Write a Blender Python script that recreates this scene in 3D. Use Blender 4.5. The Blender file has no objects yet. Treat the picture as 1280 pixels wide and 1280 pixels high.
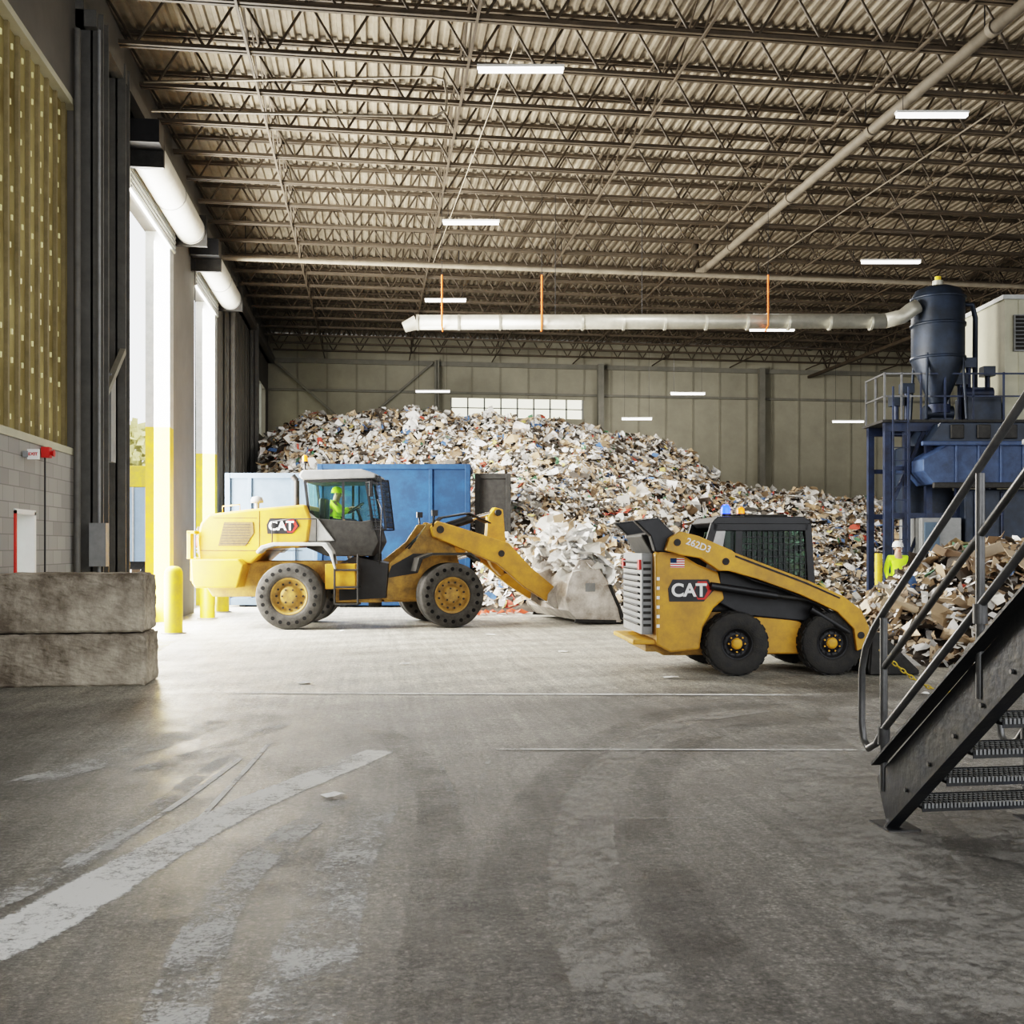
import bpy, math, random
from mathutils import Vector, Matrix, Euler, noise as mnoise
random.seed(7)
TH=math.atan(175/1300); C=math.cos(TH); S=math.sin(TH)
col=bpy.context.scene.collection
def plan(r,d,z=0.0): return Vector((r*C+d*S, d*C-r*S, z))

# ---------------------------------------------------------------- materials
MATS={}
def mat(name,color,rough=0.6,metal=0.0,var=0.15,scale=4.0,bump=0.0,dirt=None,dirtamt=0.5,emit=0.0,spec=0.5):
    if name in MATS: return MATS[name]
    m=bpy.data.materials.new(name); m.use_nodes=True; nt=m.node_tree; b=nt.nodes['Principled BSDF']
    b.inputs['Roughness'].default_value=rough; b.inputs['Metallic'].default_value=metal
    b.inputs['Specular IOR Level'].default_value=spec
    tc=nt.nodes.new('ShaderNodeTexCoord'); n=nt.nodes.new('ShaderNodeTexNoise')
    n.inputs['Scale'].default_value=scale; n.inputs['Detail'].default_value=8; n.inputs['Roughness'].default_value=0.7
    nt.links.new(tc.outputs['Object'],n.inputs['Vector'])
    cr=nt.nodes.new('ShaderNodeValToRGB'); c=Vector(color)
    d=Vector(dirt) if dirt else c*(1-var*1.6)
    cr.color_ramp.elements[0].position=0.3 if not dirt else 0.5-dirtamt*0.3
    cr.color_ramp.elements[1].position=0.7 if not dirt else 0.75-dirtamt*0.1
    cr.color_ramp.elements[0].color=(*d,1)
    cr.color_ramp.elements[1].color=(*(min(1,x*(1+var*0.5)) for x in c),1)
    nt.links.new(n.outputs['Fac'],cr.inputs['Fac']); nt.links.new(cr.outputs['Color'],b.inputs['Base Color'])
    if bump>0:
        bp=nt.nodes.new('ShaderNodeBump'); bp.inputs['Strength'].default_value=bump; bp.inputs['Distance'].default_value=0.03
        n2=nt.nodes.new('ShaderNodeTexNoise'); n2.inputs['Scale'].default_value=scale*6; n2.inputs['Detail'].default_value=6
        nt.links.new(tc.outputs['Object'],n2.inputs['Vector'])
        nt.links.new(n2.outputs['Fac'],bp.inputs['Height']); nt.links.new(bp.outputs['Normal'],b.inputs['Normal'])
    if emit>0:
        b.inputs['Emission Color'].default_value=(*color,1); b.inputs['Emission Strength'].default_value=emit
    MATS[name]=m; return m
def glassmat(name,tint,amt=0.25):
    if name in MATS: return MATS[name]
    m=bpy.data.materials.new(name); m.use_nodes=True; nt=m.node_tree; nt.nodes.clear()
    o=nt.nodes.new('ShaderNodeOutputMaterial'); t=nt.nodes.new('ShaderNodeBsdfTransparent'); g=nt.nodes.new('ShaderNodeBsdfGlossy')
    g.inputs['Roughness'].default_value=0.05; t.inputs['Color'].default_value=(*tint,1)
    mx=nt.nodes.new('ShaderNodeMixShader'); mx.inputs[0].default_value=amt
    nt.links.new(t.outputs[0],mx.inputs[1]); nt.links.new(g.outputs[0],mx.inputs[2]); nt.links.new(mx.outputs[0],o.inputs[0])
    MATS[name]=m; return m

YEL=mat('machine_yellow',(0.70,0.355,0.026),0.45,0,0.12,2.2,0,(0.38,0.20,0.03),0.48)
YELD=mat('dusty_yellow',(0.44,0.25,0.05),0.6,0,0.2,5,0,(0.14,0.09,0.035),0.7)
BLK=mat('black_paint',(0.016,0.016,0.018),0.45,0,0.3,6)
BLKD=mat('black_dusty_steel',(0.038,0.036,0.033),0.6,0.2,0.4,6)
RUB=mat('rubber',(0.022,0.022,0.024),0.85,0,0.3,8,0.3,(0.045,0.042,0.037),0.4)
RUBG=mat('dusty_solid_rubber',(0.080,0.076,0.070),0.9,0,0.3,5,0.3,(0.042,0.039,0.035),0.4)
HOLE=mat('recess_black',(0.004,0.004,0.004),0.9)
GREY=mat('grey_paint',(0.26,0.265,0.265),0.5,0.1,0.15,5)
PIER=mat('plain_grey_pier',(0.19,0.18,0.165),0.75,0,0.12,0.8)
LGREY=mat('light_grey_paint',(0.50,0.51,0.50),0.45,0.1,0.15,5)
STEELW=mat('worn_bucket_steel',(0.66,0.63,0.59),0.38,0.45,0.25,2.5,0.1,(0.24,0.20,0.16),0.6)
CHROME=mat('bright_rod',(0.8,0.8,0.8),0.15,1.0,0.02)
GLASS=glassmat('cab_glass',(0.80,0.92,0.88),0.10)
GLASSD=glassmat('dark_cab_glass',(0.38,0.48,0.43),0.02)
ORG=mat('orange_lens',(1.0,0.25,0.02),0.3,0,0.05,4,emit=1.2)
BLULENS=mat('blue_lens',(0.02,0.05,1.0),0.3,0,0.05,4,emit=6)
RED=mat('red_paint',(0.65,0.03,0.02),0.5)
WHT=mat('white_paint',(0.85,0.85,0.83),0.5,0,0.05)
BLUE=mat('container_blue',(0.014,0.058,0.150),0.6,0.0,0.2,2.5,0,(0.010,0.035,0.09),0.3,spec=.25)
BLUEG=mat('glare_and_panel_blue',(0.11,0.155,0.21),0.6,0.0,0.15,2,spec=.25)  # container blue paled to paint in glare; plain colour on the cabinet panel
BLUEM=mat('machine_blue',(0.020,0.036,0.082),0.5,0.1,0.25,3,0,(0.014,0.018,0.034),0.5)
BLUET=mat('trough_blue',(0.050,0.090,0.19),0.55,0.0,0.25,2.5,0,(0.025,0.04,0.08),0.45)
NAVY=mat('tank_navy',(0.024,0.036,0.060),0.45,0.2,0.25,3,0,(0.015,0.02,0.028),0.5)
DUCT=mat('galvanised_duct',(0.52,0.50,0.43),0.42,0.5,0.15,6)
PIPE=mat('cream_pipe',(0.28,0.24,0.185),0.6,0,0.2,3)
JOIST=mat('joist_steel',(0.085,0.066,0.046),0.6,0.1,0.25,3)
DECK=mat('roof_deck',(0.30,0.258,0.20),0.55,0.1,0.2,1.5,0,(0.18,0.15,0.11),0.5)
BEIGE=mat('beige_siding',(0.50,0.48,0.37),0.6,0,0.1,2)
COLM=mat('column_steel',(0.135,0.130,0.120),0.55,0.1,0.2,3)
COLB=mat('hazed_column_grey',(0.24,0.23,0.195),0.65,0.1,0.15,2)  # column grey lightened so that haze sits in the colour
GALV=mat('rail_pipe',(0.17,0.17,0.17),0.38,0.6,0.2,8)
STR=mat('stair_steel',(0.020,0.023,0.034),0.38,0.4,0.35,4,0.1,(0.050,0.050,0.049),0.3)
BOLY=mat('bollard_yellow',(0.85,0.60,0.02),0.45,0,0.1,5,0,(0.6,0.42,0.05),0.2)
CONC=mat('block_concrete',(0.48,0.43,0.35),0.92,0,0.25,1.8,1.0,(0.14,0.115,0.088),0.42)
PAPER=mat('paper_white',(0.8,0.8,0.78),0.8,0,0.06)
HIVIS=mat('hi_vis_vest',(0.62,0.95,0.05),0.7,0,0.05,4,emit=0.12)
SKIN=mat('skin',(0.55,0.33,0.24),0.55,0,0.05)
TROUS=mat('dark_trousers',(0.03,0.035,0.06),0.85)
OUTG=mat('outside_concrete',(0.75,0.73,0.70),0.9,0,0.1,0.5)
LEAF=mat('leaves',(0.66,0.62,0.30),0.8,0,0.2,3)
BARK=mat('bark',(0.12,0.08,0.05),0.9)
TUBE=mat('lamp_diffuser',(1.0,0.98,0.95),0.5,0,0,1,emit=4)
DOORW=mat('roller_curtain',(0.62,0.61,0.55),0.5,0.0,0.1,3)
ORGR=mat('orange_rod',(0.9,0.18,0.03),0.5)
TRB=mat('pale_trailer_blue',(0.30,0.40,0.52),0.6,0,0.1,2)  # pale blue for the trailer body

# ---------------------------------------------------------------- mesh builder
class MB:
    def __init__(s): s.v=[];s.f=[];s.mi=[];s.sm=[];s.mats=[]
    def add(s,vs,fs,m,smooth=False,M=None):
        if m not in s.mats: s.mats.append(m)
        k=s.mats.index(m); o=len(s.v)
        for v in vs:
            v=Vector(v); s.v.append(M@v if M else v)
        for f in fs:
            s.f.append([i+o for i in f]); s.mi.append(k); s.sm.append(smooth)
    def box(s,c,sz,m,rot=None,M=None):
        R=Matrix.Translation(Vector(c)); 
        if rot: R=R@Euler(rot).to_matrix().to_4x4()
        if M: R=M@R
        x,y,z=sz[0]/2,sz[1]/2,sz[2]/2
        vs=[(-x,-y,-z),(x,-y,-z),(x,y,-z),(-x,y,-z),(-x,-y,z),(x,-y,z),(x,y,z),(-x,y,z)]
        s.add(vs,[(0,3,2,1),(4,5,6,7),(0,1,5,4),(1,2,6,5),(2,3,7,6),(3,0,4,7)],m,False,R)
    def b(s,x0,x1,y0,y1,z0,z1,m): s.box(((x0+x1)/2,(y0+y1)/2,(z0+z1)/2),(abs(x1-x0),abs(y1-y0),abs(z1-z0)),m)
    def prism(s,poly,a,b,m,axis='y',M=None):
        n=len(poly)
        if axis=='y': f=lambda p,t:(p[0],t,p[1])
        elif axis=='x': f=lambda p,t:(t,p[0],p[1])
        else: f=lambda p,t:(p[0],p[1],t)
        vs=[f(p,a) for p in poly]+[f(p,b) for p in poly]
        fs=[list(range(n)),list(range(2*n-1,n-1,-1))]+[(i,i+n,(i+1)%n+n,(i+1)%n) for i in range(n)]
        s.add(vs,fs,m,False,M)
    def bar(s,p0,p1,w,h,m):
        p0=Vector(p0);p1=Vector(p1);d=p1-p0;L=d.length
        q=d.to_track_quat('X','Z').to_matrix().to_4x4()
        s.box((0,0,0),(L,w,h),m,M=Matrix.Translation((p0+p1)/2)@q)
    def cyl(s,p0,p1,r0,m,r1=None,seg=16,caps=True,smooth=True):
        if r1 is None:r1=r0
        p0=Vector(p0);p1=Vector(p1);q=(p1-p0).to_track_quat('Z','Y').to_matrix()
        A=[];B=[]
        for i in range(seg):
            a=2*math.pi*i/seg; u=q@Vector((math.cos(a),math.sin(a),0)); A.append(p0+u*r0);B.append(p1+u*r1)
        s.add(A+B,[(i,(i+1)%seg,(i+1)%seg+seg,i+seg) for i in range(seg)],m,smooth)
        if caps:
            if r0>1e-4: s.add(A,[list(range(seg-1,-1,-1))],m)
            if r1>1e-4: s.add(B,[list(range(seg))],m)
    def tube(s,pts,r,m,seg=10,closed=False):
        pts=[Vector(p) for p in pts]; n=len(pts); rings=[]; prev=None
        for i,p in enumerate(pts):
            a=pts[i-1] if (i>0 or closed) else p; b=pts[(i+1)%n] if (i<n-1 or closed) else p
            t=(b-a).normalized()
            if prev is None:
                u=t.orthogonal().normalized()
            else:
                u=(prev-t*prev.dot(t)).normalized()
            prev=u; w=t.cross(u)
            rings.append([p+(u*math.cos(2*math.pi*k/seg)+w*math.sin(2*math.pi*k/seg))*r for k in range(seg)])
        vs=[v for R in rings for v in R]; fs=[]
        for i in range(n if closed else n-1):
            for k in range(seg):
                j=(i+1)%n
                fs.append((i*seg+k,i*seg+(k+1)%seg,j*seg+(k+1)%seg,j*seg+k))
        if not closed: fs+= [list(range(seg-1,-1,-1)),[ (n-1)*seg+k for k in range(seg)]]
        s.add(vs,fs,m,True)
    def lathe(s,prof,c,m,axis='z',seg=32,smooth=True):
        vs=[];n=len(prof)
        for k in range(seg):
            a=2*math.pi*k/seg;ca,sa=math.cos(a),math.sin(a)
            for r,h in prof:
                if axis=='z': p=(r*ca,r*sa,h)
                elif axis=='y': p=(r*ca,h,r*sa)
                else: p=(h,r*ca,r*sa)
                vs.append(Vector(p)+Vector(c))
        fs=[]
        for k in range(seg):
            k2=(k+1)%seg
            for i in range(n-1): fs.append((k*n+i,k2*n+i,k2*n+i+1,k*n+i+1))
        s.add(vs,fs,m,smooth)
    def ball(s,c,r,m,sc=(1,1,1),seg=16,rings=10):
        prof=[(r*math.sin(math.pi*i/rings)+1e-5,-r*math.cos(math.pi*i/rings)) for i in range(rings+1)]
        o=len(s.v); s.lathe(prof,(0,0,0),m,'z',seg)
        for i in range(o,len(s.v)):
            v=s.v[i]; s.v[i]=Vector((v.x*sc[0]+c[0],v.y*sc[1]+c[1],v.z*sc[2]+c[2]))
    def obj(s,name,parent=None,loc=None,rot=(0,0,0),bevel=0,label=None,cat=None,group=None,kind=None,recenter=None,nofix=False):
        if recenter is None: recenter=(parent is None and loc is None)
        off=Vector((0,0,0))
        if recenter and s.v:
            xs=[v.x for v in s.v];ys=[v.y for v in s.v];zs=[v.z for v in s.v]
            off=Vector(((min(xs)+max(xs))/2,(min(ys)+max(ys))/2,min(zs)))
        me=bpy.data.meshes.new(name); me.from_pydata([v-off for v in s.v],[],s.f)
        for m in s.mats: me.materials.append(m)
        me.polygons.foreach_set('material_index',s.mi); me.polygons.foreach_set('use_smooth',s.sm)
        me.update()
        if not nofix and len(s.f)<60000:
            import bmesh
            bm=bmesh.new(); bm.from_mesh(me); bmesh.ops.recalc_face_normals(bm,faces=bm.faces); bm.to_mesh(me); bm.free()
        o=bpy.data.objects.new(name,me); col.objects.link(o)
        o.location=(Vector(loc) if loc is not None else Vector((0,0,0)))+off; o.rotation_euler=rot
        if parent: o.parent=parent
        if bevel>0:
            md=o.modifiers.new('bevel','BEVEL'); md.width=bevel; md.segments=2; md.limit_method='ANGLE'; md.angle_limit=0.6
        tag(o,label,cat,group,kind); return o
def tag(o,label=None,cat=None,group=None,kind=None):
    if label:o['label']=label
    if cat:o['category']=cat
    if group:o['group']=group
    if kind:o['kind']=kind
def empty(name,loc,rotz,label,cat,group=None):
    e=bpy.data.objects.new(name,None); e.empty_display_size=0.3; col.objects.link(e); e.location=loc; e.rotation_euler=(0,0,rotz); tag(e,label,cat,group); return e
def copytree(o,parent=None,loc=None,rot=None):
    c=o.copy(); col.objects.link(c)
    if parent is not None: c.parent=parent
    if loc is not None: c.location=loc
    if rot is not None: c.rotation_euler=rot
    for k in list(o.children): copytree(k,parent=c)
    return c
def text(s,size,m,name,parent,loc,rot,ext=0.004,bold=0.0,sx=1.0):
    cu=bpy.data.curves.new(name,'FONT'); cu.body=s; cu.size=size; cu.extrude=ext; cu.offset=bold; cu.align_x='CENTER'; cu.align_y='CENTER'
    t=bpy.data.objects.new(name+'_tmp',cu); col.objects.link(t)
    dg=bpy.context.evaluated_depsgraph_get(); me=bpy.data.meshes.new_from_object(t.evaluated_get(dg)); bpy.data.objects.remove(t)
    me.materials.clear(); me.materials.append(m)
    o=bpy.data.objects.new(name,me); col.objects.link(o); o.location=loc; o.rotation_euler=rot; o.scale=(sx,1,1)
    if parent:o.parent=parent
    return o
def skinmesh(name,V,R,E,m,parent,sub=1):
    me=bpy.data.meshes.new(name); me.from_pydata(V,E,[]); o=bpy.data.objects.new(name,me); col.objects.link(o)
    md=o.modifiers.new('skin','SKIN'); md.use_smooth_shade=True
    sv=me.skin_vertices[0].data
    for i,r in enumerate(R): sv[i].radius=(r,r) if not isinstance(r,tuple) else r
    sv[0].use_root=True
    s2=o.modifiers.new('sub','SUBSURF'); s2.levels=sub; s2.render_levels=sub
    dg=bpy.context.evaluated_depsgraph_get(); nm=bpy.data.meshes.new_from_object(o.evaluated_get(dg))
    bpy.data.objects.remove(o); nm.materials.clear(); nm.materials.append(m)
    for p in nm.polygons:p.use_smooth=True
    q=bpy.data.objects.new(name,nm); col.objects.link(q)
    if parent:q.parent=parent
    return q

# ================================================================= SHELL
XL=-4.4; XR=34.0; YB=45.4; ZD=10.75
def floor_material():
    m=bpy.data.materials.new('floor_worn_concrete'); m.use_nodes=True; nt=m.node_tree; b=nt.nodes['Principled BSDF']
    N=nt.nodes.new; L=nt.links.new
    geo=N('ShaderNodeNewGeometry'); sep=N('ShaderNodeSeparateXYZ'); L(geo.outputs['Position'],sep.inputs[0])
    def nz(scale,det,vec=None,rough=0.6):
        n=N('ShaderNodeTexNoise'); n.inputs['Scale'].default_value=scale;n.inputs['Detail'].default_value=det;n.inputs['Roughness'].default_value=rough
        L(vec if vec else geo.outputs['Position'],n.inputs['Vector']); return n.outputs['Fac']
    def ramp(f,p0,c0,p1,c1):
        r=N('ShaderNodeValToRGB'); r.color_ramp.elements[0].position=p0;r.color_ramp.elements[1].position=p1
        r.color_ramp.elements[0].color=(*c0,1);r.color_ramp.elements[1].color=(*c1,1);L(f,r.inputs['Fac']);return r.outputs['Color']
    def mix(f,a,bb,t='MIX'):
        x=N('ShaderNodeMix');x.data_type='RGBA';x.blend_type=t
        if isinstance(f,float):x.inputs[0].default_value=f
        else:L(f,x.inputs[0])
        L(a,x.inputs[6]);L(bb,x.inputs[7]);return x.outputs[2]
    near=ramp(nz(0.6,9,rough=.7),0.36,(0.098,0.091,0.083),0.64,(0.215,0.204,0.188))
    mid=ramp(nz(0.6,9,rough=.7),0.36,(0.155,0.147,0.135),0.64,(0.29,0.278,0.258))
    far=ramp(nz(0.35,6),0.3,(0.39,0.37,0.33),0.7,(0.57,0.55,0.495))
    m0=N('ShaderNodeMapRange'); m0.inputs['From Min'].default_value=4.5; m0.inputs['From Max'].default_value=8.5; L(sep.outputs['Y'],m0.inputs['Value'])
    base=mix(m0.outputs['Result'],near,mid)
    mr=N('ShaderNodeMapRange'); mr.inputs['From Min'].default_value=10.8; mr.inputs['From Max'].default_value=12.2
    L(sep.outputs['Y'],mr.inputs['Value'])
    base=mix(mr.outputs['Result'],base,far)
    vo=N('ShaderNodeTexVoronoi'); vo.inputs['Scale'].default_value=45; L(geo.outputs['Position'],vo.inputs['Vector'])
    g=ramp(vo.outputs['Distance'],0.12,(1.55,1.55,1.55),0.5,(0.76,0.76,0.76)); base=mix(0.8,base,g,'MULTIPLY')
    g=ramp(nz(24,8,rough=0.95),0.42,(0.40,0.40,0.40),0.60,(1.5,1.5,1.5)); base=mix(1.0,base,g,'MULTIPLY')
    g=ramp(nz(7,10,rough=0.95),0.40,(0.60,0.60,0.60),0.60,(1.32,1.32,1.32)); base=mix(1.0,base,g,'MULTIPLY')
    mp=N('ShaderNodeMapping'); mp.inputs['Scale'].default_value=(3.2,0.18,1); mp.inputs['Rotation'].default_value=(0,0,0.35); L(geo.outputs['Position'],mp.inputs[0])
    st=ramp(nz(1.6,10,mp.outputs[0],0.8),0.38,(0.70,0.70,0.70),0.64,(1.27,1.27,1.25)); base=mix(0.8,base,st,'MULTIPLY')
    mp3=N('ShaderNodeMapping'); mp3.inputs['Scale'].default_value=(5.0,0.25,1); mp3.inputs['Rotation'].default_value=(0,0,-0.5); L(geo.outputs['Position'],mp3.inputs[0])
    st=ramp(nz(2.2,10,mp3.outputs[0],0.8),0.40,(0.80,0.80,0.80),0.60,(1.16,1.16,1.15)); base=mix(0.8,base,st,'MULTIPLY')
    mp2=N('ShaderNodeMapping'); mp2.inputs['Location'].default_value=(-6.0,-1.2,0); L(geo.outputs['Position'],mp2.inputs[0])
    wv=N('ShaderNodeTexWave'); wv.wave_type='RINGS'; wv.rings_direction='Z'; wv.inputs['Scale'].default_value=0.33; wv.inputs['Distortion'].default_value=3.2; wv.inputs['Detail'].default_value=5; wv.inputs['Detail Scale'].default_value=0.9
    L(mp2.outputs[0],wv.inputs['Vector'])
    rg=ramp(wv.outputs['Fac'],0.2,(0.84,0.84,0.84),0.8,(1.12,1.12,1.11)); base=mix(0.7,base,rg,'MULTIPLY')
    sp=ramp(nz(2.2,8,rough=.75),0.33,(0.5,0.49,0.47),0.42,(1,1,1)); base=mix(0.6,base,sp,'MULTIPLY')
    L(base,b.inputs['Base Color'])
    rr=N('ShaderNodeMapRange'); rr.inputs['From Min'].default_value=.3; rr.inputs['From Max'].default_value=.7; rr.inputs['To Min'].default_value=0.26; rr.inputs['To Max'].default_value=0.65; L(nz(1.2,9,rough=.75),rr.inputs['Value']); L(rr.outputs['Result'],b.inputs['Roughness'])
    bp=N('ShaderNodeBump'); bp.inputs['Strength'].default_value=0.9; bp.inputs['Distance'].default_value=0.016; L(nz(34,6,rough=0.85),bp.inputs['Height']); L(bp.outputs['Normal'],b.inputs['Normal'])
    return m
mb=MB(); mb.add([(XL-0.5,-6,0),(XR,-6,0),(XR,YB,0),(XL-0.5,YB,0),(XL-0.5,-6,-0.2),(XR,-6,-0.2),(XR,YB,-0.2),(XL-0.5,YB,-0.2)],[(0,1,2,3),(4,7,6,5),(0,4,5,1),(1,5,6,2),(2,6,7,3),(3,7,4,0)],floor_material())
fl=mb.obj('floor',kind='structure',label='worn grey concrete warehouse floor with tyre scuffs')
mb=MB(); prof=[]; x=XL-0.4
while x<XR:
    prof+=[(x,ZD),(x+0.07,ZD),(x+0.095,ZD+0.06),(x+0.185,ZD+0.06)]; x+=0.21
vs=[(p[0],1.5,p[1]) for p in prof]+[(p[0],YB+0.3,p[1]) for p in prof]; n=len(prof)
mb.add(vs,[(i,i+1,i+1+n,i+n) for i in range(n-1)],DECK)
o=mb.obj('ceiling',kind='structure',label='corrugated metal roof deck',nofix=True)
sm=o.modifiers.new('solid','SOLIDIFY'); sm.thickness=0.03; sm.offset=1
SID=mat('dark_siding',(0.14,0.132,0.12),0.65,0.1,0.15,0.8)
CMU=bpy.data.materials.new('painted_block_wall'); CMU.use_nodes=True
nt=CMU.node_tree; br=nt.nodes.new('ShaderNodeTexBrick'); br.inputs['Scale'].default_value=1.0; br.inputs['Color1'].default_value=(0.37,0.36,0.335,1); br.inputs['Color2'].default_value=(0.29,0.28,0.265,1); br.inputs['Mortar'].default_value=(0.22,0.21,0.20,1)
br.inputs['Brick Width'].default_value=0.4; br.inputs['Row Height'].default_value=0.2; br.inputs['Mortar Size'].default_value=0.007
g=nt.nodes.new('ShaderNodeNewGeometry'); se=nt.nodes.new('ShaderNodeSeparateXYZ'); cb=nt.nodes.new('ShaderNodeCombineXYZ')
nt.links.new(g.outputs['Position'],se.inputs[0]); nt.links.new(se.outputs['Y'],cb.inputs[0]); nt.links.new(se.outputs['Z'],cb.inputs[1]); nt.links.new(cb.outputs[0],br.inputs['Vector'])
nt.links.new(br.outputs['Color'],nt.nodes['Principled BSDF'].inputs['Base Color']); nt.nodes['Principled BSDF'].inputs['Roughness'].default_value=0.85
mb=MB(); X0=XL-0.5
def wl(y0,y1,z0,z1,m=SID): mb.b(X0,XL,y0,y1,z0,z1,m)
wl(-6,13.6,0,3,CMU); wl(13.6,14.4,2.1,3,CMU); wl(14.4,16.3,0,3,CMU)
wl(-6,2,3,ZD); wl(2,16.3,8.25,ZD); wl(16.3,19.4,0,ZD,PIER)
wl(19.4,23.9,8.5,ZD); wl(23.9,26.8,0,ZD,PIER); wl(26.8,30.4,8.5,ZD); wl(30.4,41.3,0,ZD)
wl(41.3,44.3,0,6.1); wl(41.3,44.3,8.2,ZD); wl(44.3,YB+0.3,0,ZD)
for y in [30.8+i*0.75 for i in range(14)]:
    mb.b(XL,XL+0.02,y,y+0.18,0.0,ZD-0.2,SID)
mb.obj('wall_left',kind='structure',label='grey steel clad wall with dock door openings')
PM=bpy.data.materials.new('translucent_yellow_panel'); PM.use_nodes=True; nt=PM.node_tree; nt.nodes.clear()
o_=nt.nodes.new('ShaderNodeOutputMaterial'); d_=nt.nodes.new('ShaderNodeBsdfDiffuse'); t_=nt.nodes.new('ShaderNodeBsdfTranslucent'); mx=nt.nodes.new('ShaderNodeMixShader'); mx.inputs[0].default_value=0.22
nz=nt.nodes.new('ShaderNodeTexNoise'); nz.inputs['Scale'].default_value=0.8; nz.inputs['Detail'].default_value=7; tc=nt.nodes.new('ShaderNodeTexCoord'); nt.links.new(tc.outputs['Object'],nz.inputs['Vector'])
cr=nt.nodes.new('ShaderNodeValToRGB'); cr.color_ramp.elements[0].position=0.3; cr.color_ramp.elements[0].color=(0.20,0.16,0.075,1); cr.color_ramp.elements[1].position=0.7; cr.color_ramp.elements[1].color=(0.50,0.43,0.23,1)
nt.links.new(nz.outputs['Fac'],cr.inputs['Fac']); nt.links.new(cr.outputs['Color'],d_.inputs['Color']); nt.links.new(cr.outputs['Color'],t_.inputs['Color'])
nt.links.new(d_.outputs[0],mx.inputs[1]); nt.links.new(t_.outputs[0],mx.inputs[2]); nt.links.new(mx.outputs[0],o_.inputs[0])
RIB=mat('panel_rib',(0.26,0.21,0.11),0.6,0,0.2)
mb=MB(); mb.b(XL-0.15,XL-0.12,2,16.3,3,8.25,PM)
y=2.0
while y<16.2:
    mb.b(XL-0.12,XL-0.07,y,y+0.06,3,8.25,RIB); y+=0.4
for z in (3.0,8.17): mb.b(XL-0.12,XL+0.02,2,16.3,z,z+0.1,BEIGE)
GLINT=mat('panel_glint',(0.95,0.88,0.50),0.3,emit=0.12)  # dotted highlights of the panel, put in as small glowing pads
for k in range(35):
    for z in [3.25+0.36*i for i in range(14)]:
        yy=2.18+k*0.4+(0.07 if int(z*10)%2 else 0)
        if 8<yy<16.2: mb.b(XL-0.12,XL-0.10,yy,yy+0.032,z,z+0.07,GLINT)
mb.obj('window_1',kind='structure',label='tall pale yellow translucent ribbed wall panel')
mb=MB(); mb.b(XL-0.4,XL+0.02,13.6,13.66,0,2.1,RED); mb.b(XL-0.4,XL+0.02,14.34,14.4,0,2.1,WHT); mb.b(XL-0.4,XL+0.02,13.6,14.4,2.06,2.12,WHT); mb.b(XL-0.30,XL-0.28,13.66,14.34,0,2.06,GLASS)
mb.obj('door_3',kind='structure',label='glazed personnel doorway in the block wall')
for i,(y,) in enumerate([(23.45,),(30.0,)]):
    mb=MB(); mb.b(XL-0.48,XL+0.03,y,y+0.45,0,4.25,BOLY); mb.b(XL-0.48,XL+0.03,y,y+0.45,4.25,8.5,LGREY); mb.obj('trim_%d'%(i+1),kind='structure',label='door jamb painted yellow below and grey above')
mb=MB(); mb.b(XL-0.48,XL+0.05,19.4,19.5,0,8.5,COLM); mb.obj('trim_3',kind='structure',label='grey steel door jamb')
for i,(y0,y1) in enumerate([(19.3,24.1),(26.4,30.6)]):
    mb=MB(); xc=XL+0.36; zc=8.75
    mb.cyl((xc,y0,zc),(xc,y1,zc),0.32,DOORW,seg=28)
    for k in range(3):
        yy=y0+0.1+k*(y1-y0-0.2)/2; mb.cyl((xc,yy-0.02,zc),(xc,yy+0.02,zc),0.33,GREY,seg=28)
    mb.b(XL+0.01,XL+0.07,y0+0.3,y1-0.2,8.15,8.6,DOORW)
    for k in range(4): mb.b(XL+0.07,XL+0.085,y0+0.3,y1-0.2,8.17+k*0.1,8.22+k*0.1,GREY)
    mb.b(XL,XL+0.72,y0-0.1,y0,8.4,9.1,BLKD); mb.b(XL,XL+0.72,y1,y1+0.1,8.4,9.1,BLKD)
    mb.b(XL+0.05,XL+0.72,y0-0.5,y0-0.1,8.7,9.1,BLK)
    mb.cyl((XL+0.1,y0-0.1,8.9),(XL-0.0+0.12,y0-0.1,1.4),0.012,BLK,seg=6)
    mb.obj('door_%d'%(i+1),kind='structure',label='white roll-up dock door coiled above its opening')
mb=MB(); BW=mat('hazed_wall_panel',(0.40,0.375,0.295),0.75,0,0.15,0.5); BWS=mat('hazed_wall_seam',(0.31,0.29,0.228),0.75,0,0.15,0.5)  # wall and seam tones lightened to paint haze into the far end
wx0,wx1=plan(-2.6,45).x,plan(3.3,45).x
mb.b(XL,wx0,YB,YB+0.3,0,ZD,BW); mb.b(wx1,XR,YB,YB+0.3,0,ZD,BW); mb.b(wx0,wx1,YB,YB+0.3,0,7.3,BW); mb.b(wx0,wx1,YB,YB+0.3,8.15,ZD,BW)
x=XL+1.2
while x<XR:
    if not(wx0-0.2<x<wx1+0.1): mb.b(x,x+0.07,YB-0.04,YB,0,ZD-0.3,BWS)
    else:
        mb.b(x,x+0.07,YB-0.04,YB,0,7.3,BWS); mb.b(x,x+0.07,YB-0.04,YB,8.15,ZD-0.3,BWS)
    x+=1.25
mb.b(XL,XR,YB-0.14,YB-0.05,8.3,8.40,COLB)
mb.b(XL,XR,YB-0.14,YB-0.05,9.5,9.7,COLB)
mb.obj('wall_back',kind='structure',label='beige ribbed panel wall with haze in its colour')
mb=MB(); WG=mat('bright_window',(0.95,0.93,0.75),0.5,0,0.1,2,emit=1.4)
mb.b(wx0,wx1,YB+0.05,YB+0.08,7.3,8.15,WG)
for k in range(9):
    xx=wx0+k*(wx1-wx0)/8; mb.b(xx-0.03,xx+0.03,YB-0.03,YB+0.05,7.3,8.15,GREY)
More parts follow.
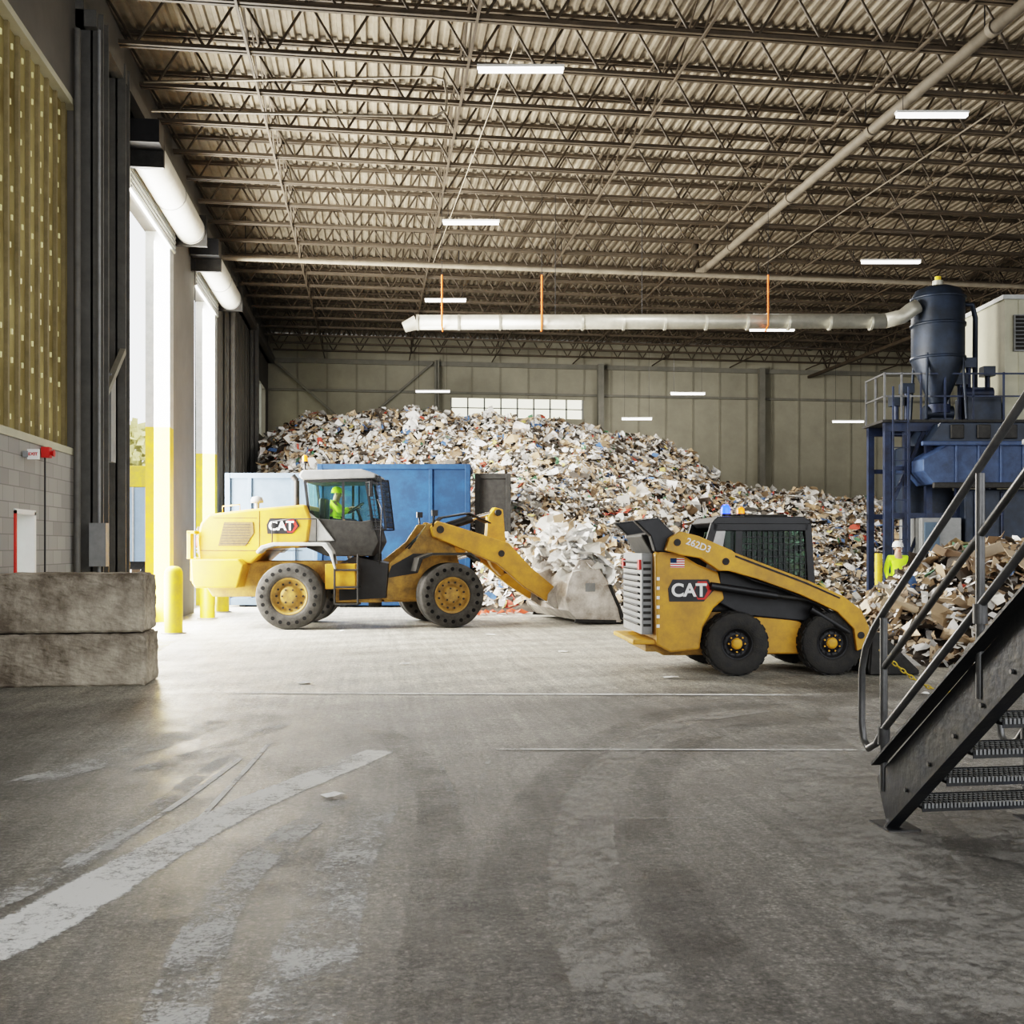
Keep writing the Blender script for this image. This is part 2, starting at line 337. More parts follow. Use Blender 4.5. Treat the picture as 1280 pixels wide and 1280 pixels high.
mb.b(wx0,wx1,YB-0.03,YB+0.05,7.70,7.74,GREY)
mb.obj('window_2',kind='structure',label='long bright translucent strip window')
mb=MB(); mb.b(XL-0.2,XL-0.18,41.3,44.3,6.1,8.2,WG); mb.b(XL-0.2,XL,42.75,42.85,6.1,8.2,GREY); mb.obj('window_3',kind='structure',label='small bright side window')
mb=MB(); mb.b(XR,XR+0.3,3,YB+0.3,0,ZD,SID); mb.obj('wall_right',kind='structure')
def hcol(name,x,y,z1,w=0.35,m=COLM,z0=0):
    mb=MB(); mb.b(x-w/2,x+w/2,y-w/2,y-w/2+0.03,z0,z1,m); mb.b(x-w/2,x+w/2,y+w/2-0.03,y+w/2,z0,z1,m); mb.b(x-0.015,x+0.015,y-w/2,y+w/2,z0,z1,m); mb.b(x-w/2-0.03,x+w/2+0.03,y-w/2-0.03,y+w/2+0.03,z0,z0+0.03,m)
    return mb.obj(name,kind='structure',label='grey steel H-section building column')
t=4
for (x,y,w_,m_) in [(XL+0.2,16.6,.34,COLM),(XL+0.18,18.2,.30,COLM),(XL+0.2,32.0,.28,COLM),(XL+0.2,38.5,.28,COLM),(plan(4.1,44.6).x,YB-0.35,.26,COLB),(plan(11.4,46).x,YB-0.35,.26,COLB),(plan(-3.2,44.6).x,YB-0.35,.2,COLB)]:
    hcol('trim_%d'%t,x,y,9.7,w_,m_); t+=1
for a,b in [((XL+0.2,YB-0.3,9.6),(XL+3.4,YB-0.3,6.8)),((XL+7.0,YB-0.3,9.6),(XL+3.6,YB-0.3,6.6)),((XL+0.3,16.8,4.0),(XL+0.3,18.0,4.9))]:
    mb=MB(); mb.bar(a,b,0.09,0.09,COLB); mb.obj('trim_%d'%t,kind='structure',label='steel diagonal brace'); t+=1
mb=MB(); mb.b(XL,XL+0.3,16.3,YB-0.1,9.45,9.7,COLM); mb.b(XL,XL+0.12,16.3,YB-0.1,8.0+1.45,9.9,COLM); mb.obj('trim_%d'%t,kind='structure',label='steel eave beam'); t+=1

# ================================================================= ROOF JOISTS
def joist_mesh():
    mb=MB(); x0=XL+0.05; x1=XR-0.1; zt=ZD-0.02; zb=9.75
    for dy in (-0.05,0.05):
        mb.b(x0,x1,dy-0.03,dy+0.03,zt-0.07,zt-0.01,JOIST); mb.b(x0+0.3,x1,dy-0.03,dy+0.03,zb,zb+0.06,JOIST)
    x=x0; up=True; p=0.55
    while x<x1-p:
        a=(x,0,zt-0.04) if up else (x,0,zb+0.03); b=(x+p,0,zb+0.03) if up else (x+p,0,zt-0.04)
        mb.cyl(a,b,0.024,JOIST,seg=5,caps=False); x+=p; up=not up
    return mb
jm=joist_mesh(); j0=jm.obj('roof_joist',loc=(0,8.2,0),recenter=False,nofix=True,label='brown open-web steel roof joist',cat='roof joist',group='open-web joists under the roof deck')
y=8.2+1.55
while y<YB-0.4:
    c=j0.copy(); c.location=(0,y,0); col.objects.link(c); y+=1.55
g0=None
for k in range(8):
    x=-2+k*3.6
    if g0 is None:
        mb=MB(); mb.b(-0.02,0.02,8,YB-0.2,9.70,9.74,JOIST); mb.b(-0.02,0.02,8,YB-0.2,10.58,10.62,JOIST)
        yy=8.2
        while yy<YB-2.0:
            mb.bar((0,yy,9.72),(0,yy+1.55,10.6),.025,.025,JOIST); mb.bar((0,yy,10.6),(0,yy+1.55,9.72),.025,.025,JOIST); yy+=1.55
        g0=mb.obj('cross_bridging',loc=(x,0,0),recenter=False,nofix=True,label='thin steel cross bridging tying the roof joists',cat='roof bridging',group='cross bridging between the joists')
    else:
        c=g0.copy(); c.location=(x,0,0); col.objects.link(c)
mb=MB()
for z in (9.35,10.6): mb.b(-0.07,0.07,8,YB-0.3,z-0.06,z+0.06,JOIST)
y=8; up=True
while y<YB-1.3:
    mb.bar((0,y,10.6 if up else 9.35),(0,y+0.95,9.35 if up else 10.6),0.05,0.05,JOIST); y+=0.95; up=not up
gg=mb.obj('roof_girder',loc=(plan(14.5,40).x,0,0),recenter=False,label='deep brown steel roof girder truss',cat='roof girder')
PIPED=mat('brown_pipe',(0.155,0.13,0.098),0.7,0,0.2,3)
mb=MB(); mb.tube([(9.6,9,9.72),(9.6,29.3,9.72),(9.6,29.9,9.82),(9.6,30.1,10.1),(9.6,30.15,10.7)],0.10,PIPED,seg=16)
for k in range(5): mb.cyl((9.6,11+k*4,9.72),(9.6,11.12+k*4,9.72),0.125,PIPED,seg=18); mb.cyl((9.6,11.3+k*4,9.72),(9.6,11.3+k*4,10.65),0.012,BLK,seg=6)
mb.obj('sprinkler_main_pipe',label='dull brown sprinkler main running under the roof',cat='pipe')
mb=MB(); mb.cyl((XL+0.2,28.9,9.45),(24,28.9,9.45),0.07,PIPE,seg=14)
for k in range(10): mb.cyl((XL+1+k*2.9,28.9,9.5),(XL+1+k*2.9,28.9,10.6),0.012,BLK,seg=6)
mb.obj('cream_cross_pipe',label='cream pipe crossing the bay below the joists',cat='pipe')
mb=MB(); mb.tube([plan(-6.3,17.8,9.6),plan(-1.35,17.6,9.6),plan(-1.15,17.6,9.55),plan(-1.1,17.6,9.3),plan(-1.1,17.3,8.9),plan(-1.3,17.3,8.8),plan(-6.0,17.3,8.9)],0.022,PIPE,seg=8)
mb.cyl(plan(-3,17.8,9.6),plan(-3,17.8,9.78),0.012,BLK,seg=5)
mb.obj('electrical_conduit',label='looping electrical conduit under the joists',cat='conduit')
mb=MB(); mb.cyl(plan(0.1,16.5,9.75),plan(-2.3,30,9.75),0.012,PIPE,seg=6); mb.obj('slack_cable',label='thin pale cable strung below the roof',cat='cable')
mb=MB(); mb.cyl(plan(9.0,19,9.74),plan(7.2,30,9.74),0.018,PIPED,seg=8); mb.obj('electrical_conduit',label='thin straight conduit under the joists',cat='conduit')

def strip(r,d,z,w=1.4,first=None):
    root=empty('strip_light',plan(r,d,z),-TH,'white LED strip light hanging below the roof joists','strip light','hanging LED strip lights')
    mb=MB(); mb.b(-w/2,w/2,-0.06,0.06,0.03,0.07,WHT)
    mb.obj('housing',root)
    for sx in (-1,1):
        mb=MB(); mb.cyl((sx*w*0.4,0,0.07),(sx*w*0.4,0,9.8-z),0.006,BLK,seg=5); mb.obj('hanging_wire',root)
    mb=MB(); mb.b(-w/2+0.02,w/2-0.02,-0.055,0.055,-0.03,0.03,TUBE); mb.obj('diffuser',root)
for a in [(.14,16.7,9.3),(-.97,24.6,9.3,1.35),(10.2,28,9.3,1.6),(-2.07,32.4,9.3,1.3),(9.2,36.8,9.3,1.6),(7.55,18.7,9.4,1.3),(-3.2,42,7.9),(7.1,42,7.8),(5.1,42.5,6.85,1.25),(13.9,43,6.8,1.3)]: strip(*a)

mb=MB(); D=24.0
P=[plan(-2.2,D,6.82),plan(8.6,D,6.85),plan(9.0,D,6.95),plan(9.2,D,7.10),plan(9.36,D,7.2)]
mb.tube([P[0],P[1]],0.17,DUCT,seg=20); mb.tube(P[1:],0.17,DUCT,seg=20)
for k in range(12):
    q=plan(-2.2+k*0.95,D,6.82); e=plan(-2.15+k*0.95,D,6.82); mb.cyl(q,e,0.185,DUCT,seg=20)
mb.cyl(plan(-2.2,D,6.82),plan(-2.5,D,6.70),0.17,DUCT,0.12,seg=20)
for r in (1.0,3.0): mb.cyl(plan(r,D,6.95),plan(r,D,9.8),0.008,BLK,seg=5)
mb.obj('extraction_duct',label='long round galvanised extraction duct hung from the roof',cat='duct')
for r in (-1.6,0.68,5.85):
    mb=MB(); mb.cyl(plan(r,D-0.25,6.7),plan(r,D-0.25,7.85),0.022,ORGR,seg=8); mb.cyl(plan(r,D-0.25,6.7),plan(r,D-0.0,6.62),0.02,ORGR,seg=8); mb.cyl(plan(r,D-0.25,7.85),plan(r,D-0.25,9.8),0.006,BLK,seg=5); mb.obj('orange_hanger',label='thin orange hanger strap holding the duct',cat='hanger rod',group='orange duct hangers')

# ================================================================= BOLLARDS / BLOCKS
b0=None
for y in (20.4,24.5,26.9):
    if b0 is None:
        mb=MB(); mb.lathe([(0.001,1.28),(0.08,1.27),(0.14,1.23),(0.165,1.17),(0.17,1.1),(0.17,0.0)],(0,0,0),BOLY,'z',28); mb.cyl((0,0,0),(0,0,0.02),0.23,GREY,seg=24)
        b0=mb.obj('bollard',loc=(-3.73,y,0),recenter=False,label='yellow round-topped steel bollard beside the dock door',cat='bollard',group='yellow bollards at the dock doors')
    else:
        c=b0.copy(); c.location=(-3.73,y,0); col.objects.link(c)
def block(x0,x1,y0,y1,z0,z1,lab):
    import bmesh
    me=bpy.data.meshes.new('concrete_block'); bm=bmesh.new(); bmesh.ops.create_cube(bm,size=1); bmesh.ops.subdivide_edges(bm,edges=bm.edges[:],cuts=27,use_grid_fill=True)
    sx,sy,sz=(x1-x0),(y1-y0),(z1-z0)
    for v in bm.verts:
        e=sum(1 for c,sg in zip(v.co,(sx,sy,sz)) if abs(abs(c)-0.5)<1e-4)
        p=Vector((v.co.x*sx,v.co.y*sy,v.co.z*sz)); q=p+Vector((x0,y0,z0))
        nn=abs(mnoise.noise(q*3.0))*0.02+abs(mnoise.noise(q*9))*0.02+abs(mnoise.noise(q*22))*0.014
        inn=0.02+abs(mnoise.noise(q*7+Vector((9,9,9))))*.03 if e>=2 else 0.0
        for ax,sg in ((0,sx),(1,sy),(2,sz)):
            if ax==2 and p.z<0: continue
            h=sg/2; t_=p[ax]/h; p[ax]=t_*(h-(nn+inn)*abs(t_)**6)
        v.co=p+Vector((0,0,sz/2))
    bm.to_mesh(me); bm.free(); me.materials.append(CONC)
    o=bpy.data.objects.new('concrete_block',me); col.objects.link(o); o.location=((x0+x1)/2,(y0+y1)/2,z0); tag(o,lab,'concrete block','stacked barrier blocks')
block(-4.37,-2.64,12.78,13.5,0,0.63,'long weathered concrete barrier block on the floor')
block(-4.37,-2.66,12.76,13.48,0.635,1.34,'stained concrete barrier block stacked on the lower one')

mb=MB(); mb.b(XL+0.22,XL+0.46,16.2,16.4,1.35,2.0,GREY); mb.cyl((XL+0.34,16.3,2.0),(XL+0.34,16.3,9.4),0.025,GREY,seg=8); mb.cyl((XL+0.34,16.3,0),(XL+0.34,16.3,1.35),0.025,GREY,seg=8)
mb.obj('door_control_box',label='grey electrical control box with conduit on the column',cat='electrical box')
mb=MB(); mb.b(XL+0.05,XL+0.3,17.2,17.5,3.0,4.4,GREY); mb.cyl((XL+0.17,17.35,4.4),(XL+0.17,17.35,9.3),0.03,GREY,seg=8); mb.cyl((XL+0.17,17.35,0),(XL+0.17,17.35,3.0),0.03,GREY,seg=8)
mb.obj('electrical_panel',label='tall grey electrical panel with conduit between the columns',cat='electrical box')
es=empty('exit_sign',(XL+0.05,13.9,2.82),0,'small white exit sign with red lettering on the block wall','exit sign')
mb=MB(); mb.b(0.02,0.16,-0.02,0.02,-0.065,0.065,WHT); mb.b(-0.03,0.03,-0.04,0.04,-0.04,0.04,GREY); mb.obj('sign_plate',es)
text('EXIT',0.055,RED,'lettering',es,(0.09,-0.024,0.0),(math.pi/2,0,0),0.003,0.001)
mb=MB(); mb.b(XL+.02,XL+0.12,14.6,14.74,2.84,2.98,RED); mb.cyl((XL+0.12,14.67,2.9),(XL+0.17,14.67,2.9),0.02,RED,0.05,seg=14); mb.cyl((XL+0.05,14.67,0.0),(XL+0.05,14.67,2.85),0.012,BLK,seg=6); mb.obj('alarm_horn',label='small red fire alarm horn on the block wall',cat='alarm')
mb=MB(); mb.cyl((XL+0.08,16.1,0),(XL+0.08,16.1,9.3),0.05,COLM,seg=10); mb.obj('downpipe',label='grey vertical pipe on the wall by the yellow panel',cat='pipe')
mb=MB(); mb.cyl((XL+0.08,12.6,0),(XL+0.08,12.6,6.5),0.02,BLK,seg=8); mb.obj('black_conduit',label='thin black conduit running up the block wall',cat='conduit')

# outside
mb=MB(); mb.b(-120,XL-0.5,-60,140,-0.22,-0.02,OUTG); mb.obj('ground',kind='structure',label='pale concrete yard outside the doors')
def tree(loc,h):
    e=empty('tree',loc,0,'yellow-green leafy tree in the yard','tree')
    mb=MB(); mb.cyl((0,0,0),(0.1,0,h*0.5),0.25,BARK,0.15); mb.obj('trunk',e)
    mb=MB()
    for i in range(900):
        v=Vector((random.gauss(0,1),random.gauss(0,1),random.gauss(0,1))).normalized()*random.uniform(0.6,1)
        p=Vector((v.x*h*0.33,v.y*h*0.33,h*0.65+v.z*h*0.33)); R=Euler((random.random()*3,random.random()*3,random.random()*3)).to_matrix()
        s=random.uniform(.2,.4); mb.add([p+R@Vector(q)*s for q in((-1,-.6,0),(1,-.6,0),(1,.6,0),(-1,.6,0))],[(0,1,2,3)],LEAF)
    mb.obj('foliage',e,nofix=True)
tree(plan(-21.7,60,-0.02),9.0)
tb=empty('box_trailer',plan(-14.4,40.5,-0.02),0,'yellow and pale blue box trailer parked in the yard','trailer')
mb=MB(); mb.b(-1.6,1.2,-1.5,1.5,1.1,3.9,TRB); mb.b(-1.62,1.22,-1.52,1.52,3.9,4.7,BOLY)
for k in range(6): mb.b(-1.55+k*0.5,-1.47+k*0.5,-1.55,-1.5,1.1,3.9,LGREY)
mb.obj('body',tb,bevel=0.03)
for x in (-1,0.7):
    mb=MB(); mb.lathe([(0.001,-0.15),(0.25,-0.15),(0.5,-0.13),(0.55,0),(0.5,0.13),(0.001,0.15)],(0,0,0),RUB,'y',24); mb.obj('wheel',tb,loc=(x,-1.2,0.55))
mb=MB(); mb.b(-1.4,1.0,-1.2,1.2,0.8,1.1,BLKD); mb.obj('chassis',tb)

# ================================================================= PILE
def interp(T,x):
    if x<=T[0][0]: return T[0][1]
    for (a,b),(c,d) in zip(T,T[1:]):
        if x<=c: return b+(d-b)*(x-a)/(c-a)
    return T[-1][1]
CR=[(-11,4.4),(-9.9,5.0),(-8.8,5.75),(-7,6.2),(-4.4,6.5),(-2.3,6.35),(0,6.15),(2.8,5.95),(4.7,5.5),(6.4,4.8),(7.7,3.8),(10.5,3.5),(13.2,3.2),(17,3.2),(22,3)]
TOE=[(-12,31.3),(-1.75,31.3),(-1.3,26.8),(1,26.2),(5,26.0),(9,27.5),(15,29),(22,30)]
def ph(r,d):
    u=r*38/d; cz=interp(CR,u); toe=interp(TOE,u)
    t=(d-toe)/(38-toe)
    if t<=0: return -0.05
    t=min(t,1.0); p=t**0.72
    q=Vector((r*0.6,d*0.6,0)); nn=mnoise.noise(q)*0.5+mnoise.noise(q*2.7)*0.32+mnoise.noise(q*6)*0.2
    back=1-0.35*max(0,(d-38)/6.5)
    return cz*p*back+nn*min(1,t*5)*0.8
PALCOL=[((0.85,0.84,0.82),30),((0.62,0.60,0.56),16),((0.46,0.34,0.22),14),((0.60,0.47,0.33),10),((0.25,0.175,0.11),9),((0.075,0.062,0.05),13),((0.32,0.31,0.30),7),((0.11,0.21,0.42),2.0),((0.50,0.09,0.06),1.6),((0.66,0.56,0.2),1.1),((0.13,0.28,0.17),1.0)]
SM=[mat('scrap_%d'%i,c,0.65,0,0.1,2) for i,(c,w) in enumerate(PALCOL)]
SW=[w for c,w in PALCOL]
def scrap(mb,p,nrm,s,m,tilt=.5):
    q=nrm.to_track_quat('Z','Y').to_matrix(); R=q@Euler((random.gauss(0,tilt),random.gauss(0,tilt),random.random()*6.28)).to_matrix()
    a=s*random.uniform(.6,1.35); b=s*random.uniform(.16,.75); h=random.uniform(-.3,.35)*s
    V=[(-a,-b,random.uniform(-.1,.1)*s),(random.uniform(-.3,.3)*a,-b*random.uniform(.6,1.3),h),(a,-b*random.uniform(.3,1),0),(a*random.uniform(.5,1.1),b,random.uniform(-.15,.15)*s),(random.uniform(-.3,.3)*a,b*random.uniform(.7,1.3),h*random.uniform(.4,1.2)),(-a*random.uniform(.5,1.1),b*random.uniform(.4,1),0)]
    mb.add([p+R@Vector(v)*0.5 for v in V],[(0,1,4,5),(1,2,3,4)],m)
def crumple(mb,p,s,m):
    R=Euler((random.gauss(.3,.5),random.gauss(0,.5),random.random()*6.28)).to_matrix(); V=[]
    for j in range(4):
        for i in range(4): V.append(p+R@Vector(((i/3-.5)*s*1.3+random.gauss(0,.06)*s,(j/3-.5)*s+random.gauss(0,.06)*s,random.gauss(0,.12)*s)))
    mb.add(V,[(j*4+i,j*4+i+1,j*4+i+5,j*4+i+4) for j in range(3) for i in range(3)],m)
mb=MB(); GR=46; DR=34; BASE=mat('pile_gap_shade',(0.11,0.09,0.072),0.9,0,0.5,5)  # core kept dark to paint the shade in gaps between scraps
vs=[];fs=[]
for j in range(DR+1):
    d=25.5+(44.3-25.5)*j/DR
    for i in range(GR+1):
        r0=(XL+0.45-d*S)/C
        r=r0+(19-r0)*i/GR; z=ph(r,d); vs.append(plan(r,min(d,44.0),max(-0.02,z-0.14)))
for j in range(DR):
    for i in range(GR): a=j*(GR+1)+i; fs.append((a,a+1,a+GR+2,a+GR+1))
vs=[Vector((v.x,min(v.y,YB-0.3),v.z)) for v in vs]
mb.add(vs,fs,BASE)
cnt=0
while cnt<52000:
    d=random.uniform(26,41.5); r0=(XL+0.5-d*S)/C; r=random.uniform(r0,15.5)
    if plan(r,d).y>YB-0.5: continue
    z=ph(r,d)
    if z<0.02: continue
    if d>38.8 and random.random()<.8: continue
    e=0.25; g=Vector((-(ph(r+e,d)-z)/e,-(ph(r,d+e)-z)/e,1)).normalized(); g=Vector((g.x*C+g.y*S,g.y*C-g.x*S,g.z))
    rn=random.random(); m=random.choices(SM,SW)[0]; p=plan(r,d,z+random.uniform(-.08,.17))
    if rn<.010: crumple(mb,p,random.uniform(.3,.5),random.choices(SM[:6],[12,8,6,5,2,3])[0])
    else:
        s=random.choice((.08,.12,.16,.21,.27,.33)) if rn<.985 else .55
        scrap(mb,p,g,s,m,.38)
    cnt+=1
mb.obj('waste_paper_pile',label='huge mound of loose mixed waste paper and cardboard',cat='waste pile',kind='stuff',nofix=True)
PC=(8.1,16.4)
def ph2(r,d):
    a=(r-PC[0])/3.2; b=(d-PC[1])/3.3; q=1-math.sqrt(a*a+b*b)
    if q<=0: return -0.05
    return 1.5*min(1,q*1.6)**0.85+mnoise.noise(Vector((r*1.3,d*1.3,5)))*0.22
mb=MB(); vs=[];fs=[];n=24
for j in range(n+1):
    for i in range(n+1):
        r=PC[0]-3.3+6.6*i/n; d=PC[1]-3.4+6.8*j/n; vs.append(plan(r,d,max(-0.02,ph2(r,d)-0.1)))
for j in range(n):
    for i in range(n): a=j*(n+1)+i; fs.append((a,a+1,a+n+2,a+n+1))
mb.add(vs,fs,BASE)
for k in range(5200):
    a=random.random()*6.283; q=math.sqrt(random.random()); r=PC[0]+math.cos(a)*q*3.2; d=PC[1]+math.sin(a)*q*3.3; z=ph2(r,d)
    if z<0: continue
    g=Vector((-(ph2(r+.2,d)-z)/.2,-(ph2(r,d+.2)-z)/.2,1)).normalized(); g=Vector((g.x*C+g.y*S,g.y*C-g.x*S,g.z)); m=random.choices(SM,[26,15,22,18,10,12,7,2,.8,.8,.8])[0]
    p=plan(r,d,z+random.uniform(-.03,.12))
    if random.random()<.03: crumple(mb,p,random.uniform(.25,.4),m)
    else: scrap(mb,p,g,random.choice((.08,.12,.18,.26)),m)
mb.obj('cardboard_pile',label='loose heap of torn cardboard and paper behind the stairs',cat='waste pile',kind='stuff',nofix=True)
CARDM=[mat('kraft_board_a',(0.48,0.37,0.26),0.85),mat('kraft_board_b',(0.60,0.50,0.38),0.85),mat('kraft_board_c',(0.34,0.25,0.18),0.85)]
for k in range(30):
    a=random.uniform(math.pi*0.95,math.pi*1.75); q=random.uniform(.5,2.7); r=PC[0]+math.cos(a)*q; d=PC[1]+math.sin(a)*q; z=max(0.02,ph2(r,d))
    w=random.uniform(.25,.6); h=random.uniform(.15,.4); f=random.uniform(.1,.2); m=CARDM[k%3]
    mb=MB(); mb.box((0,0,0),(w,h,0.012),m)
    for sg in (-1,1):
        mb.box((0,sg*(h/2+f/2*0.9),0),(w*0.98,f,0.008),m,rot=(random.uniform(-.5,.9)*sg,0,0))
    mb.obj('flattened_box',loc=plan(r,d,z+0.12),rot=(random.uniform(-.5,.5)+0.2,random.uniform(-.5,.4),random.random()*6.28),label='flattened brown cardboard box lying on the heap',cat='cardboard box',group='flattened boxes on the cardboard heap')
LIT=[(-1.18,6.85),(-1.5,14.5),(0.8,16.2),(-0.4,19.3),(-3.3,20.2),(4.6,11.6),(2.0,13),(-2.5,12.5),(-.3,24.5),(-1.2,24.7),(0.2,24.9),(1.1,24.2),(-.8,23.5),(1.6,22.8),(-.5,26.0),(.4,25.6)]
for k,(r,d) in enumerate(LIT):
    mb=MB(); s=(0.05+.05*random.random()) if k else 0.075; pts=[]
    for i in range(9):
        a=i/9*6.283; q=s*random.uniform(.7,1.15); pts.append((q*math.cos(a)*1.2,q*math.sin(a)*.8,random.uniform(0.002,0.025)))
    pts.append((0,0,0.03)); mb.add(pts,[(i,(i+1)%9,9) for i in range(9)],PAPER)
    mb.obj('paper_scrap',loc=plan(r,d,0.003),recenter=False,label='crumpled white paper scrap on the floor',cat='paper scrap',group='paper scraps on the floor')
REDP=mat('red_plastic',(0.6,0.09,0.04),0.4)
for k in range(9):
    mb=MB(); s=random.uniform(.10,.22)
    pts=[(s*math.cos(i*.7)*random.uniform(.7,1.3),s*math.sin(i*.7)*random.uniform(.6,1),random.uniform(0.0,.08)) for i in range(9)]+[(0,0,.12)]
    mb.add(pts,[(i,(i+1)%9,9) for i in range(9)],REDP)
    mb.obj('plastic_scrap',loc=plan(-1.1+k*.16+random.uniform(-.1,.1),25.2+random.uniform(-.5,.5),0.004),recenter=False,label='torn red plastic scrap on the floor by the heap',cat='plastic scrap',group='red plastic scraps by the heap')

# ================================================================= CONTAINERS
def container(r0,r1,d0,d1,z1,m,lab,pitch=0.5):
    w=r1-r0; dep=d1-d0
    e=empty('waste_container',plan((r0+r1)/2,(d0+d1)/2),-TH,lab,'container')
    mb=MB(); mb.b(-w/2,w/2,-dep/2,-dep/2+.06,.15,z1,m); mb.b(-w/2,w/2,dep/2-.06,dep/2,.15,z1,m); mb.b(-w/2,-w/2+.06,-dep/2,dep/2,.15,z1,m); mb.b(w/2-.06,w/2,-dep/2,dep/2,.15,z1,m); mb.b(-w/2,w/2,-dep/2,dep/2,.15,.25,m)
    mb.obj('body',e)
    mb=MB()
    for sy in (-1,1):
        mb.b(-w/2-.04,w/2+.04,sy*dep/2-.07,sy*dep/2+.07,z1-.14,z1,m); mb.b(-w/2-.02,w/2+.02,sy*dep/2-.06,sy*dep/2+.06,.05,.25,m)
        x=-w/2+pitch/2
        while x<w/2: mb.b(x-.05,x+.05,sy*dep/2-.06,sy*dep/2+.06,.2,z1-.1,m); x+=pitch
    for sx in (-1,1): mb.b(sx*w/2-.07,sx*w/2+.07,-dep/2,dep/2,z1-.14,z1,m); mb.b(sx*w/2-.07,sx*w/2+.07,-dep/2-.08,-dep/2+.08,.05,z1,m)
    mb.obj('reinforcing_frame',e,bevel=0.01)
    for sx in (-1,1):
        mb=MB(); mb.b(sx*w*.35-.08,sx*w*.35+.08,-dep/2+.1,dep/2-.1,0,.15,BLKD); mb.obj('skid_rail',e)
container(-7.75,-5.35,28.4,30.6,3.65,BLUEG,'open-top steel waste container, blue paled with painted glare',1.2)
container(-5.2,-1.2,28.2,30.2,3.88,BLUE,'deep blue open-top steel waste container behind the loader',2.0)
container(-.95,-0.1,28.6,29.6,3.65,BLKD,'dark steel container end half buried in waste',2.0)

# ================================================================= WHEEL LOADER
R0=-4.42
WLr=empty('wheel_loader',plan(R0,21.8),-TH,'large yellow articulated wheel loader with worn steel bucket','wheel loader')
def tyre(rad,w,name,holes,lugs,rim_r,rimM,rub):
    mb=MB(); h=w/2; k_=.97 if lugs else 1.0
    mb.lathe([(rim_r,-h*.8),(rim_r+.02,-h*.94),(rad*.66,-h),(rad*(k_-.04),-h),(rad*k_,-h*.88),(rad*k_,-h*.1),(rad*(k_-.02),-h*.06),(rad*(k_-.02),h*.06),(rad*k_,h*.1),(rad*k_,h*.88),(rad*(k_-.04),h),(rad*.66,h),(rim_r+.02,h*.94),(rim_r,h*.8),(rim_r,-h*.8)],(0,0,0),rub,'y',64)
    for k in range(lugs):
        a=2*math.pi*k/lugs
        for sg in (-1,1):
            M=Matrix.Rotation(-(a+sg*math.pi/lugs*.5),4,'Y')@Matrix.Translation((rad*.985,sg*h*.48,0))@Matrix.Rotation(sg*.35,4,'X')
            mb.box((0,0,0),(rad*.03,h*.85,rad*(4.2/lugs)),rub,M=M)
    if holes:
        for k in range(holes):
            a=2*math.pi*k/holes; rr=rad*.81
            for sg in (-1,1): mb.cyl((rr*math.cos(a),sg*(h-.02),rr*math.sin(a)),(rr*math.cos(a),sg*(h+.003),rr*math.sin(a)),rad*.06,HOLE,seg=10)
    t=mb.obj(name,None,loc=(0,0,0),recenter=False)
    mb=MB()
    mb.lathe([(rim_r,-h*.86),(rim_r*.93,-h*.86),(rim_r*.88,-h*.55),(rim_r*.55,-h*.45),(rim_r*.5,-h*.7),(rim_r*.3,-h*.74),(0.001,-h*.74)],(0,0,0),rimM,'y',36)
    mb.lathe([(rim_r,h*.86),(rim_r*.93,h*.86),(rim_r*.88,h*.3),(0.001,h*.25)],(0,0,0),rimM,'y',36)
    nb=12
    for k in range(nb):
        a=2*math.pi*k/nb; rr=rim_r*.72; mb.cyl((rr*math.cos(a),-h*.46,rr*math.sin(a)),(rr*math.cos(a),-h*.60,rr*math.sin(a)),rim_r*.06,BLKD,seg=8)
    for k in range(6):
        a=2*math.pi*k/6; rr=rim_r*.38; mb.cyl((rr*math.cos(a),-h*.72,rr*math.sin(a)),(rr*math.cos(a),-h*.8,rr*math.sin(a)),rim_r*.05,BLKD,seg=8)
    r=mb.obj('rim',t); return t
PHI=math.radians(18); PVX=1.55
def fpt(L,y,z): return Vector((PVX+L*math.cos(PHI)-y*math.sin(PHI),L*math.sin(PHI)+y*math.cos(PHI),z))
w1=tyre(.66,.50,'wheel',20,0,.37,YELD,RUBG); w1.parent=WLr; w1.location=(0,-.98,.66)
w2=copytree(w1,WLr,(0,.98,.66),(0,0,math.pi))
w3=copytree(w1,WLr,fpt(1.36,-.98,.66),(0,.3,PHI)); w4=copytree(w1,WLr,fpt(1.36,.98,.66),(0,0,math.pi+PHI))
mb=MB()
mb.prism([(-1.85,.85),(-1.7,.62),(-.75,.62),(-.7,.9),(.75,.9),(.8,.5),(1.75,.5),(1.75,.95),(1.3,1.35),(-1.85,1.35)],-.55,.55,YELD)
mb.prism([(-1.95,.92),(-1.88,.82),(-1.05,.82),(-.92,1.28),(-1.02,1.40),(-1.98,1.40)],-1.12,1.12,YEL)
mb.cyl((0,-.9,.665),(0,.9,.665),.16,YELD,seg=16); mb.b(-.3,.3,-.35,.35,.4,.9,BLKD)
mb.obj('rear_frame',WLr,bevel=.03)
mb=MB()
hp=[(-1.90,1.36),(-1.94,1.80),(-1.86,2.12),(-1.70,2.30),(-.9,2.40),(.25,2.50),(.36,2.2),(.30,1.75),(.1,1.62),(-.5,1.62),(-.85,1.30),(-1.2,1.30)]
mb.prism(hp,-.84,.84,YEL); mb.obj('engine_hood',WLr,bevel=.045)
mb=MB(); mb.b(-1.86,.2,-.848,-.84,1.56,1.575,BLKD); mb.b(-.68,-.67,-.848,-.84,1.6,2.36,BLKD); mb.b(-1.60,-.72,-.846,-.84,2.22,2.23,BLKD); mb.obj('panel_seam',WLr)
gp=[(-1.5,1.66),(-1.38,2.14),(-.80,2.14),(-.78,1.92),(-.95,1.66)]
GRL=mat('amber_mesh_grille',(0.15,0.09,0.025),0.6,0,0.3,20)
